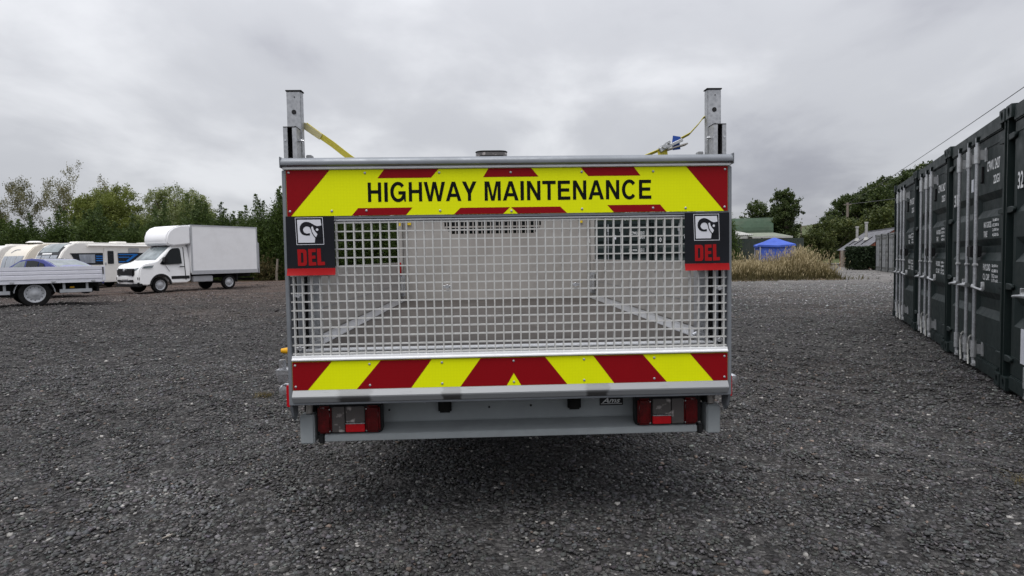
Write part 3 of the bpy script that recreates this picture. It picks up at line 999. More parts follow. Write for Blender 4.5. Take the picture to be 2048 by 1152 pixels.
for i in range(6):
    cached('sheet', sheet, 'fence_sheet', 'fence_green', t, loc=(i * 1.0, .004 * (i % 2), -.02 + .02 * ((i * 7) % 3)))
for i in range(3):
    part(MB().box((-.06 + i * 2.95, .06, 0), (.04 + i * 2.95, .16, 2.5)), 'fence_post', 'steel_dark', t)

# blue gazebo
t = thing('gazebo', 'bright blue fabric gazebo with a peaked roof standing in the dry grass', 'gazebo', (15.65, 37.5, 0), R(-12))
W2 = .94
for sx_ in (-1, 1):
    for sy_ in (-1, 1):
        part(MB().box((sx_ * W2 - .025, sy_ * W2 - .025, 0), (sx_ * W2 + .025, sy_ * W2 + .025, 1.86)), 'leg', 'rail_grey', t)
mb = MB()
e_ = 1.0
cor = [(-e_, -e_), (0, -e_), (e_, -e_), (e_, 0), (e_, e_), (0, e_), (-e_, e_), (-e_, 0)]
sag = [1.86, 1.80, 1.86, 1.80, 1.86, 1.80, 1.86, 1.80]
low_ = [Vector((x, y, z)) for (x, y), z in zip(cor, sag)]
midr = [Vector((x * .5, y * .5, (2.06 if i % 2 == 0 else 1.99))) for i, (x, y) in enumerate(cor)]
topr = [Vector((x * .06, y * .06, 2.27)) for x, y in cor]
for A_, B_ in ((low_, midr), (midr, topr)):
    for i in range(8):
        mb.face([A_[i], A_[(i + 1) % 8], B_[(i + 1) % 8], B_[i]])
mb.face(topr)
for i in range(8):
    a, b = low_[i], low_[(i + 1) % 8]
    mb.face([a, b, b - Vector((0, 0, .11)), a - Vector((0, 0, .11))])
part(mb, 'canopy', 'gazebo', t)
for k, (a, b) in enumerate((((-.90, .92), (.90, .92)), ((-.92, -.90), (-.92, .90)), ((.92, -.90), (.92, .90)), ((-.90, -.92), (.90, -.92)))):
    mb = MB(); n_ = 26
    pr = [(a[0] + (b[0] - a[0]) * i / n_, a[1] + (b[1] - a[1]) * i / n_) for i in range(n_ + 1)]
    off_ = [.03 * math.sin(i * 1.9 + k) for i in range(n_ + 1)]
    nrm = (0, 1) if a[1] == b[1] else (1, 0)
    mb.grid([[(x + nrm[0] * o, y + nrm[1] * o, .04) for (x, y), o in zip(pr, off_)], [(x, y, 1.74) for x, y in pr]])
    part(mb, 'side_curtain', 'gazebo', t, smooth=True)

# brick outbuilding with a slate roof
ax = math.atan2(.952, .305)
t = thing('brick_outbuilding', 'low red brick outbuilding with a grey slate roof and two flue pipes', 'building', (28.1, 50.0, 0), ax)
# local x runs along the building away from the camera, local y to the left; the yard side is y = 0, the back y = -4.3
Lb, Wb, He, Hr = 10.6, 4.3, 1.62, 3.18
mb = MB().box((0, -Wb, -.2), (Lb, 0, He))
part(mb, 'wall', 'brick', t)
for xg in (.0, Lb - .25):
    mb = MB(); mb.prism([(-Wb, He + .003), (0, He + .003), (-Wb / 2, Hr - .03)], 0, xg, xg + .25)
    part(mb, 'gable', 'brick', t)
for side in (0, 1):
    mb = MB(); nrow = 14
    for r_ in range(nrow):
        f0, f1 = r_ / nrow, (r_ + 1.12) / nrow
        y0_ = .22 - (Wb / 2 + .22) * f0; y1_ = .22 - (Wb / 2 + .22) * min(1, f1)
        z0_ = He - .12 + (Hr - He + .12) * f0; z1_ = He - .12 + (Hr - He + .12) * min(1, f1)
        if side: y0_, y1_ = -Wb - y0_, -Wb - y1_
        jx = rnd.uniform(-.03, .03)
        mb.prism([(y0_, z0_ + .035), (y1_, z1_ + .012), (y1_, z1_ - .01), (y0_, z0_ + .013)], 0, -.18 + jx, Lb + .18 + jx)
    part(mb, 'roof', 'slate', t)
part(MB().box((-.2, -Wb / 2 - .09, Hr - .02), (Lb + .2, -Wb / 2 + .09, Hr + .07)), 'ridge', 'slate', t, bevel=.02)
part(MB().box((Lb - 2.3, .003, 0), (Lb - 1.5, .05, 1.5)), 'door', 'steel_dark', t)
part(MB().box((Lb - 3.0, .0, -.1), (Lb - 2.6, .38, 1.52)), 'pier', 'stone_post', t, bevel=.03)
for xr in (3.4, 6.0, 8.4):
    f0, f1 = .25, .62
    ya, yb = .22 - 2.37 * f0, .22 - 2.37 * f1; za, zb_ = He - .12 + 1.68 * f0, He - .12 + 1.68 * f1
    mb = MB(); mb.prism([(ya, za + .10), (yb, zb_ + .10), (yb, zb_ + .03), (ya, za + .03)], 0, xr, xr + .09)
    part(mb, 'roof_bar', 'steel_dark', t)
for xf, zt_ in ((7.9, 3.55), (4.3, 3.78)):
    yb = -.95; zb_ = He - .12 + 1.68 * (1.17 / 2.37)
    f = part(MB().cyl((xf, yb, zb_ - .1), (xf, yb, zt_), .11, n=12), 'flue_pipe', 'flue', t, smooth=True)
    part(MB().cyl((xf, yb, zt_ + .002), (xf, yb, zt_ + .12), .16, .15, n=12), 'cowl', 'flue', f, smooth=True)
    part(MB().cyl((xf, yb, zb_ + .02), (xf, yb, zb_ + .28), .24, .12, n=12), 'flashing', 'asbestos', f, smooth=True)

# clipped hedge in front of it
t = thing('hedge', 'dark clipped hedge between the brick outbuilding and the grey containers', 'hedge', (25.35, 47.6, 0), R(-32))
n_ = 15000
P_ = np.stack([rng.uniform(0, 2.6, n_), rng.uniform(-.5, .5, n_), rng.uniform(.12, 1.62, n_)], 1)
edge = rng.random(n_) < .7
ax_ = rng.integers(0, 3, n_)
P_[:, 1] = np.where(edge & (ax_ < 2), -.5, P_[:, 1]); P_[:, 2] = np.where(edge & (ax_ == 2), 1.62, P_[:, 2])
P_ += rng.normal(0, .06, (n_, 3)) + (.07 * np.sin(P_[:, :1] * 5) * np.sin(P_[:, 2:] * 4))
V_, F_, T_ = leaves(P_, rand_dirs(n_), rng.uniform(.10, .22, n_), rng.uniform(.06, .13, n_), rng.uniform(0, .8, n_))
new('foliage', np_mesh('foliage', V_, F_, T_), M['hedge'], t)
mb = MB()
for i in range(7): mb.tube([(.2 + i * .38, 0, -.1), (.22 + i * .38, .03, .6), (.15 + i * .38, 0, 1.3)], [.03, .025, .01], 5)
part(mb, 'stem', 'bark_dark', t)

# ------------------------------------------------------------------ shipping containers
CW, CH, CD = 2.438, 2.591, 6.06


def fit_text(s, w, h, shear=0.0):
    key = ('fit', s, w, h, shear)
    if key not in _text:
        me_ = text_mesh(s, 1.0, 1.0, .018, shear).copy()
        co = np.array([v_.co[:] for v_ in me_.vertices])
        lo, hi = co.min(0), co.max(0)
        for v_ in me_.vertices:
            v_.co = ((v_.co[0] - lo[0]) / (hi[0] - lo[0]) * w, 0, (v_.co[1] - lo[1]) / (hi[1] - lo[1]) * h)
        _text[key] = me_
    return _text[key]


def door_mesh(x0_, x1_):
    mb = MB(); yf, yr = .030, .072
    rec = [(.60, .86), (1.18, 1.40), (1.62, 1.87)]
    ra, rb = x0_ + .075, x1_ - .05
    z = .155
    fr = lambda a, b, c, d: mb.face([(a, yf, c), (b, yf, c), (b, yf, d), (a, yf, d)])
    for (za, zb_) in rec + [(2.425, None)]:
        fr(x0_, x1_, z, za)
        if zb_ is None: break
        fr(x0_, ra, za, zb_); fr(rb, x1_, za, zb_)
        i0, i1, j0, j1 = ra + .07, rb - .02, za + .08, zb_ - .07
        O_ = [(ra, yf, za), (rb, yf, za), (rb, yf, zb_), (ra, yf, zb_)]
        I_ = [(i0, yr, j0), (i1, yr, j0), (i1, yr, j1), (i0, yr, j1)]
        for k in range(4): mb.face([O_[k], O_[(k + 1) % 4], I_[(k + 1) % 4], I_[k]])
        mb.face(I_)
        z = zb_
    for a, b in (((x0_, .155), (x0_, 2.425)), ((x1_, .155), (x1_, 2.425)), ((x0_, .155), (x1_, .155)), ((x0_, 2.425), (x1_, 2.425))):
        mb.face([(a[0], yf, a[1]), (b[0], yf, b[1]), (b[0], .11, b[1]), (a[0], .11, a[1])])
    # pressed lines across the door
    for zl in (.315, 2.335):
        mb.box((x0_ + .04, yf - .007, zl - .008), (x1_ - .04, yf + .004, zl + .008))
    return mb.mesh('door')


def casting_mesh():
    mb = MB()
    w_, h_, d_2 = .162, .118, .178
    ell = [(.081 + .031 * math.cos(a), .059 + .042 * math.sin(a)) for a in np.linspace(0, 2 * math.pi, 17)[:-1]]
    mb.flat([[(0, 0), (w_, 0), (w_, h_), (0, h_)], ell[::-1]], lambda x, z: (x, 0, z))
    mb2 = [mb.bm.verts.new((x, 0, z)) for x, z in ell]; mb3 = [mb.bm.verts.new((x, .05, z)) for x, z in ell]
    for i in range(16): mb.bm.faces.new((mb2[i], mb2[(i + 1) % 16], mb3[(i + 1) % 16], mb3[i]))
    mb.bm.faces.new(mb3)
    c = [(0, 0), (w_, 0), (w_, h_), (0, h_)]
    for i in range(4):
        a, b = c[i], c[(i + 1) % 4]
        mb.face([(a[0], 0, a[1]), (b[0], 0, b[1]), (b[0], d_2, b[1]), (a[0], d_2, a[1])])
    mb.face([(x, d_2, z) for x, z in c])
    return mb.mesh('corner_casting')


def body_mesh():
    mb = MB()
    n_ = 22
    pr = []
    for i in range(n_):
        y0_ = .2 + (CD - .35) * i / n_; s_ = (CD - .35) / n_
        pr += [(.045, y0_), (.045, y0_ + s_ * .35), (.012, y0_ + s_ * .5), (.012, y0_ + s_ * .85)]
    pr.append((.045, CD - .15))
    for sgn in (0, 1):
        f = (lambda x: x) if not sgn else (lambda x: CW - x)
        mb.grid([[(f(x), y, .10) for x, y in pr], [(f(x), y, 2.52) for x, y in pr]])
        mb.box((f(.002), .17, 2.515), (f(.07), CD - .17, 2.575)); mb.box((f(.002), .17, .03), (f(.07), CD - .17, .16))
    mb.box((.05, .12, 2.53), (CW - .05, CD - .06, 2.56))
    mb.box((.05, .12, .13), (CW - .05, CD - .06, .16))
    mb.box((.05, CD - .1, .16), (CW - .05, CD - .06, 2.53))
    mb.box((0.01, CD - .16, .01), (.16, CD, CH - .01)); mb.box((CW - .16, CD - .16, .01), (CW - .01, CD, CH - .01))
    return mb.mesh('body')


def bar_mesh():
    mb = MB()
    mb.cyl((0, -.052, .10), (0, -.052, 2.45), .0175, n=10)
    return mb.mesh('locking_bar', smooth=True)


def bracket_mesh():
    mb = MB()
    mb.cyl((0, -.052, -.085), (0, -.052, .085), .027, n=12)
    mb.box((-.030, .018, -.07), (.030, .0296, .07))
    mb.box((-.008, -.034, -.05), (.008, .0179, .05))
    return mb.mesh('bar_bracket', smooth=True)


def guide_mesh():
    return MB().box((-.026, -.074, 1.122), (.026, -.030, 1.146)).mesh('bar_guide', bevel=.004, seg=1)


def keeper_mesh():
    return MB().prism([(-.022, -.03), (.022, -.03), (.026, 0), (.05, .012), (.05, .03), (-.03, .03), (-.03, .0)], 1, -.066, -.036).mesh('bar_keeper', bevel=.004, seg=1)


def handle_mesh(sgn):
    mb = MB()
    mb.tube([(-sgn * .028, -.055, .91), (sgn * .03, -.075, .91), (sgn * .14, -.085, .905), (sgn * .24, -.08, .898), (sgn * .36, -.065, .888)], [.028, .020, .012, .011, .013], 8)
    return mb.mesh('bar_handle', smooth=True)


def catch_mesh(sgn):
    return MB().prism([(sgn * .21, .885), (sgn * .25, .885), (sgn * .25, .92), (sgn * .24, .965), (sgn * .222, .965), (sgn * .222, .925), (sgn * .21, .92)], 1, -.05, -.02).mesh('handle_catch', bevel=.004, seg=1)


def hinge_mesh():
    mb = MB()
    mb.prism([(.0, -.03), (.12, -.03), (.19, -.022), (.205, 0), (.19, .022), (.12, .03), (.0, .03)], 1, .004, .0285)
    return mb.mesh('hinge', bevel=.006, seg=1)


def container(origin, ang, label, number, code, group, paint='container', dark='container', full=True, metal='tie', barcol='galv'):
    t = thing('shipping_container', label, 'container', origin, ang, group)
    cached('cbody', body_mesh, 'body', paint, t)
    for fl in (0, 1):
        f_ = (lambda x: x) if not fl else (lambda x: CW - x)
        cached(('post', fl), lambda: MB().prism([(f_(x), y) for x, y in ((.006, 0), (.026, 0), (.026, .075), (.128, .075), (.128, .16), (.006, .16))], 2, .1185, 2.4725).mesh('corner_post'), 'corner_post', dark, t)
    for lx in (-.006, CW - .156):
        for lz in (0, CH - .118): cached('cast', casting_mesh, 'corner_casting', dark, t, loc=(lx, -.012, lz))
    cached('head', lambda: MB().box((.16, .008, 2.432), (CW - .16, .12, 2.575)).mesh('header_rail', bevel=.01), 'header_rail', paint, t)
    cached('sill', lambda: MB().box((.16, .008, .02), (CW - .16, .14, .15)).mesh('sill_rail', bevel=.01), 'sill_rail', paint, t)
    dl = cached('dl', lambda: door_mesh(.132, 1.212), 'door', paint, t)
    dr = cached('dr', lambda: door_mesh(1.224, 2.306), 'door', paint, t)
    for xb, sgn in ((.90, -1), (1.335, -1), (1.68, 1)):
        b = cached('bar', bar_mesh, 'locking_bar', barcol, t, loc=(xb, 0, 0))
        for zk in (2.27, .25): cached('bracket', bracket_mesh, 'bar_bracket', metal, b, loc=(0, 0, zk))
        cached('guide', guide_mesh, 'bar_guide', metal, b)
        cached('keeper', keeper_mesh, 'bar_keeper', dark, b, loc=(0, 0, 2.43)); cached('keeper', keeper_mesh, 'bar_keeper', metal, b, loc=(0, 0, .10), rot=(0, math.pi, 0))
        if full:
            cached(('hnd', sgn), lambda: handle_mesh(sgn), 'bar_handle', metal, b)
            cached(('ctc', sgn), lambda: catch_mesh(sgn), 'handle_catch', metal, b)
        if full and xb > 1:
            cached(('tie', 1), lambda: MB().tube([(-.03, -.09, .36), (.05, -.085, .40), (.0, -.09, .37), (-.065, -.09, .30), (-.075, -.085, .18), (-.06, -.085, .08)], .0085, 5).mesh('rope_tie'), 'rope_tie', 'rope', b)
    for z_ in (.29, .95, 1.65, 2.31):
        cached('hinge', hinge_mesh, 'hinge', dark, t, loc=(.012, 0, z_))
        cached('hinge', hinge_mesh, 'hinge', dark, t, loc=(CW - .012, 0, z_), rot=(0, math.pi, 0)).scale = (1, 1, 1)
    if full:
        cached('lockbox', lambda: MB().box((1.39, -.07, 1.21), (1.56, .03, 1.335)).mesh('lock_box', bevel=.01), 'lock_box', 'black', t)
        cached('holder', lambda: MB().box((1.555, .012, 2.0), (1.585, .0295, 2.16)).box((1.55, .004, 1.985), (1.58, .0295, 1.9995)).mesh('seal_holder'), 'seal_holder', 'steel_dark', t)
        cached('plate', lambda: MB().box((1.10, .022, 1.93), (1.19, .0285, 2.07)).mesh('placard'), 'placard', 'flag_white', dl)
    yt = .0265
    put = lambda s, x, z, w, h, d_: new('lettering', fit_text(s, w, h), M['white_print'], d_, (x - .14, yt, z))
    if number: put(number, .375, 1.82, .15 if len(number) > 1 else .07, .15, dl)
    if code:
        put(code, 1.855, 2.085, .46, .105, dr); put('22G1', 2.10, 1.945, .22, .085, dr)
        put('MAX GROSS', 1.775, 1.515, .28, .062, dr); put('TARE', 1.775, 1.42, .135, .062, dr)
        for k, s in enumerate(('30,480 kg', '67,200 lb', '2,050 kg', '4,520 lb')): put(s, 2.10, 1.562 - k * .048, .215, .036, dr)
        put('PAYLOAD', 1.775, 1.075, .27, .07, dr); put('CU. CAP.', 1.775, .978, .25, .065, dr)
        for k, s in enumerate(('28,430 kg', '62,680 lb', '33.2 cu.m', '1,173 cu.ft')): put(s, 2.10, 1.108 - k * .048, .215, .036, dr)
    return t


CO = Vector((4.5575, 5.8147, .045)); CR = Vector((-.416, -.909, 0)); CA = math.atan2(-.909, -.416)
for i, (num, lb) in enumerate((('32', 'dark green shipping container numbered 32, cut off by the picture edge'),
                               ('31', 'dark green shipping container numbered 31, its rods and lettering seen in full'),
                               ('30', 'dark green shipping container between the one numbered 31 and the last of the row'),
                               ('29', 'dark green shipping container at the far end of the main row'))):
    c_ = container(CO - CR * (2.5 * i), CA, lb, num, 'CPWU 2427', 'dark green containers in the row on the right')
    if i == 0:
        new('notice', MB().box((.43, .022, .30), (.56, .0285, .60)).mesh('notice'), M['flag_white'], [o for o in c_.children if o.name.startswith('door')][0])
container(Vector((2.46, 21.9, -.02)), R(0), 'dark green container numbered 1, seen through the grating beside the bulkhead', '1', 'CPWU 242212', 'dark green containers beyond the truck bed')
container(Vector((4.92, 21.9, -.02)), R(0), 'dark green container numbered 0, seen through the grating beside the right-hand flag', '0', 'CPWU 242212', 'dark green containers beyond the truck bed')
far_lb = ['farthest weathered grey container, touching the clipped hedge', 'weathered grey container, second from the clipped hedge', 'weathered grey container, third from the clipped hedge', 'weathered grey container half hidden by the end of the dark green row']
for i in range(4):
    p = Vector((26.6, 46.0, -.02)) - Vector((.37, .93, 0)) * (2.0 * i)
    p = Vector((26.6, 46.0, -.02)) + Vector((-.37, -.93, 0)) * (2.47 * i)
    container(p, math.atan2(-.93, -.37), far_lb[i], '', '', 'weathered grey containers by the hedge', 'far_container', 'far_container_dark', full=False, metal='far_container', barcol='rail_grey')

# ------------------------------------------------------------------ poles and cables
t = thing('utility_pole', 'tall grey wooden utility pole standing in the bushes above the outbuilding', 'utility pole', (40.0, 75, 0))
part(MB().cyl((0, 0, -.3), (0, 0, 7.25), .17, .13, 12), 'pole', 'timber', t, smooth=True)
part(MB().box((-.32, -.20, 4.5), (-.12, .05, 5.0)), 'junction_box', 'rail_grey', t, bevel=.02)
part(MB().box((-.45, -.05, 6.95), (.45, .05, 7.05)), 'cross_arm', 'timber', t)


def sagline(a, b, sag, n=24):
    a, b = Vector(a), Vector(b)
    return [a.lerp(b, i / n) - Vector((0, 0, sag * 4 * (i / n) * (1 - i / n))) for i in range(n + 1)]


tag(part(MB().tube(sagline((40.1, 74.95, 7.2), (16.5, 14.5, 8.3), .25), .017, 5), 'overhead_cable', 'wire'), 'thin dark overhead cable climbing across the sky above the green containers', 'cable')
tag(part(MB().tube(sagline((39.7, 74.95, 7.05), (28.5, 30, 5.6), .3), .022, 5), 'overhead_cable', 'wire'), 'dark overhead cable running from the utility pole in front of the wooded rise', 'cable')
t = thing('utility_pole', 'small distant utility pole with a cross arm between the trees', 'utility pole', (50.6, 110, 0))
part(MB().cyl((0, 0, -.3), (0, 0, 6.2), .15, .12, 8), 'pole', 'timber', t)
part(MB().box((-.95, -.06, 5.85), (.95, .06, 5.97)), 'cross_arm', 'timber', t)

# ------------------------------------------------------------------ dry grass bank
bx, by = np.meshgrid(np.linspace(9.0, 19.5, 44), np.linspace(29.6, 40, 40))


def bank(x, y):
    # long low bank of soil: front edge at about y = 31, right end near x = 16.5
    ex = np.clip((17.0 - (y - 31) * -.12 - x) / 1.6, 0, 1)
    ey = np.clip((y - 30.4 - .04 * (x - 11) ** 2 * .25) / 1.8, 0, 1) * np.clip((40 - y) / 3, 0, 1)
    s = (ex * ex * (3 - 2 * ex)) * (ey * ey * (3 - 2 * ey)) * np.clip((x - 8.8) / 1.0, 0, 1)
    return s * (.36 + .09 * np.sin(x * 2.1) * np.sin(y * 1.7))


bv = np.stack([bx.ravel(), by.ravel(), (bank(bx, by) - .03).ravel()], 1)
a_, b_ = np.meshgrid(np.arange(43), np.arange(39)); q0 = (b_ * 44 + a_).ravel()
kind(new('earth_bank', np_mesh('earth_bank', bv, np.stack([q0, q0 + 1, q0 + 45, q0 + 44], 1)), M['mound']), 'structure')


def grass(n, xs, ys, hmin, hmax, width, lean=.25, base=None, heads=.35, keepfn=None):
    x = rng.uniform(*xs, n); y = rng.uniform(*ys, n)
    if keepfn is not None:
        ok = rng.random(n) < keepfn(x, y); x, y = x[ok], y[ok]; n = len(x)
    z = base(x, y) if base else gz(x, y)
    clump = .5 + .5 * np.sin(x * 3.1 + 2 * np.sin(y * 2.3)) * np.sin(y * 2.7 + 1)
    h = (hmin + (hmax - hmin) * rng.random(n) ** 1.3) * (.7 + .5 * clump)
    a = rng.uniform(0, 2 * np.pi, n); l = rng.normal(0, lean, n)
    dx = np.cos(a) * l * h + .12 * h; dy = np.sin(a) * l * h
    w_ = width * rng.uniform(.6, 1.3, n); b = rng.uniform(0, 2 * np.pi, n)
    wx, wy = np.cos(b) * w_ * .5, np.sin(b) * w_ * .5
    V = np.stack([
        np.stack([x - wx, y - wy, z - .02], 1), np.stack([x + wx, y + wy, z - .02], 1),
        np.stack([x + dx * .35 + wx * .8, y + dy * .35 + wy * .8, z + h * .55], 1), np.stack([x + dx * .35 - wx * .8, y + dy * .35 - wy * .8, z + h * .55], 1),
        np.stack([x + dx + wx * .15, y + dy + wy * .15, z + h * .98], 1), np.stack([x + dx - wx * .15, y + dy - wy * .15, z + h * .98], 1)], 1)
    F = np.array([(0, 1, 2, 3), (3, 2, 4, 5)])[None] + (np.arange(n) * 6)[:, None, None]
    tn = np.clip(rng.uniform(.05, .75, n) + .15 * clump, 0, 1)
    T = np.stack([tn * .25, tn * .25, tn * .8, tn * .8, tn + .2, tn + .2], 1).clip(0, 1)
    out_ = [(V.reshape(-1, 3), F.reshape(-1, 4), T.ravel())]
    if heads:
        k = rng.random(n) < heads
        tip = np.stack([x + dx, y + dy, z + h], 1)[k]
        D = np.stack([dx, dy, h * .9], 1)[k]; D /= np.linalg.norm(D, axis=1)[:, None]
        out_.append(leaves(tip, D, rng.uniform(.10, .22, k.sum()), rng.uniform(.02, .05, k.sum()), rng.uniform(.6, 1, k.sum())))
    return join(out_)


soft = lambda x, y: np.clip(bank(x, y) / .30, 0, 1) ** 1.5
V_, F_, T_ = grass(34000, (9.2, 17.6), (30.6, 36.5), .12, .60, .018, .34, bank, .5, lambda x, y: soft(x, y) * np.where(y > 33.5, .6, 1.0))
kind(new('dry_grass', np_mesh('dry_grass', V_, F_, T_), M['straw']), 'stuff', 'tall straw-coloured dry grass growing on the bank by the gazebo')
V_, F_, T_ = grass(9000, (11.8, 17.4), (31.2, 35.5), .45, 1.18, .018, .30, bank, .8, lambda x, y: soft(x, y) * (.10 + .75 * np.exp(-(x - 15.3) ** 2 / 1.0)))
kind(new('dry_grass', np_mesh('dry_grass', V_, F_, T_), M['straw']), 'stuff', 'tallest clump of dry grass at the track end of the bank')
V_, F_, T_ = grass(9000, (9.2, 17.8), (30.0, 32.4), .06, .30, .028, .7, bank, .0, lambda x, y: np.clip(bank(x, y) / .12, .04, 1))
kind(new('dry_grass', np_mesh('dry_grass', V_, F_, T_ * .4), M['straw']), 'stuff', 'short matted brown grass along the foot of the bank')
cx_, cy_ = 3.02, 3.38
V_, F_, T_ = grass(700, (cx_ - .24, cx_ + .3), (cy_ - .12, cy_ + .14), .015, .06, .0025, 1.4, None, 0)
kind(new('grass_tuft', np_mesh('grass_tuft', V_, F_, T_), M['straw']), 'stuff', 'small dry grass tuft in the gravel near the camera')
V_, F_, T_ = grass(260, (-2.52, -2.36), (6.0, 6.14), .015, .05, .003, 1.4, None, 0)
kind(new('grass_tuft', np_mesh('grass_tuft', V_, F_, T_), M['straw']), 'stuff', 'small dry grass tuft left of the tailgate')
tag(part(MB().box((13.95, 35.9, .3), (14.12, 36.02, 1.55)), 'timber_post', 'timber', bevel=.01), 'short weathered timber post in the dry grass before the gazebo', 'post')
tag(part(MB().tube([(-16.35, 43.7, -.1), (-16.33, 43.7, .6), (-16.25, 43.72, 1.5)], [.09, .085, .07], 8), 'timber_stake', 'timber', smooth=True), 'pale wooden stake at the foot of the evergreens beside the tailgate', 'stake')
n_ = 900
P_ = np.array([-17.2, 44.0, .75]) + rng.normal(0, 1, (n_, 3)) * np.array([.45, .3, .42]); P_[:, 2] = np.clip(P_[:, 2], .05, 3)
D_ = rand_dirs(n_) + np.array([0, 0, -.5]); D_ /= np.linalg.norm(D_, axis=1)[:, None]
V_, F_, T_ = leaves(P_, D_, rng.uniform(.15, .35, n_), rng.uniform(.03, .08, n_), rng.uniform(0, .35, n_))
tag(new('dead_branch', np_mesh('dead_branch', V_, F_, T_), M['straw']), 'brown dead conifer branches lying beside the wooden stake', 'branch')

# ------------------------------------------------------------------ vehicles: shared pieces


def arc_pts(cx_, cz_, r_, a0, a1, n=10):
    return [(cx_ + r_ * math.cos(R(a0 + (a1 - a0) * i / n)), cz_ + r_ * math.sin(R(a0 + (a1 - a0) * i / n))) for i in range(n + 1)]


def tyre_mesh(r_, w_):
    return MB().lathe([(r_ * .62, -w_ * .42), (r_ * .86, -w_ * .5), (r_ * .97, -w_ * .44), (r_, -w_ * .3), (r_, w_ * .3), (r_ * .97, w_ * .44), (r_ * .86, w_ * .5), (r_ * .62, w_ * .42), (r_ * .62, -w_ * .42)], 36).mesh('tyre', smooth=True)


def rim_mesh(r_, w_):
    # outer face towards +y
    return MB().lathe([(.001, -w_ * .3), (r_ * .6, -w_ * .3), (r_ * .64, w_ * .40), (r_ * .66, w_ * .46), (r_ * .61, w_ * .45), (r_ * .575, w_ * .30), (r_ * .53, w_ * .26), (r_ * .40, w_ * .30), (r_ * .36, w_ * .38), (r_ * .22, w_ * .42), (r_ * .16, w_ * .50), (.001, w_ * .50)], 36).mesh('rim', smooth=True)


def slots_mesh(r_, w_):
    mb = MB()
    for k in range(12):
        a = 2 * math.pi * k / 12
        c_, s_ = math.cos(a), math.sin(a)
        t_, v_ = (-s_, c_), (c_, s_)
        ps = [(v_[0] * q_ * r_ + t_[0] * d * r_, w_ * .285 + .006, v_[1] * q_ * r_ + t_[1] * d * r_) for q_, d in ((.465, -.03), (.465, .03), (.515, .035), (.515, -.035))]
        mb.face(ps)
    return mb.mesh('rim_slot')


def wheel(parent, loc, r_=.35, w_=.22, out_=1, rimmat='rail_grey', rot=0):
    t = cached(('tyre', r_, w_), lambda: tyre_mesh(r_, w_), 'wheel', 'rubber', parent, loc=loc, rot=(0, 0, rot + (0 if out_ > 0 else math.pi)))
    cached(('rim', r_, w_), lambda: rim_mesh(r_, w_), 'rim', rimmat, t)
    cached(('slot', r_, w_), lambda: slots_mesh(r_, w_), 'rim_slots', 'black', t)
    return t


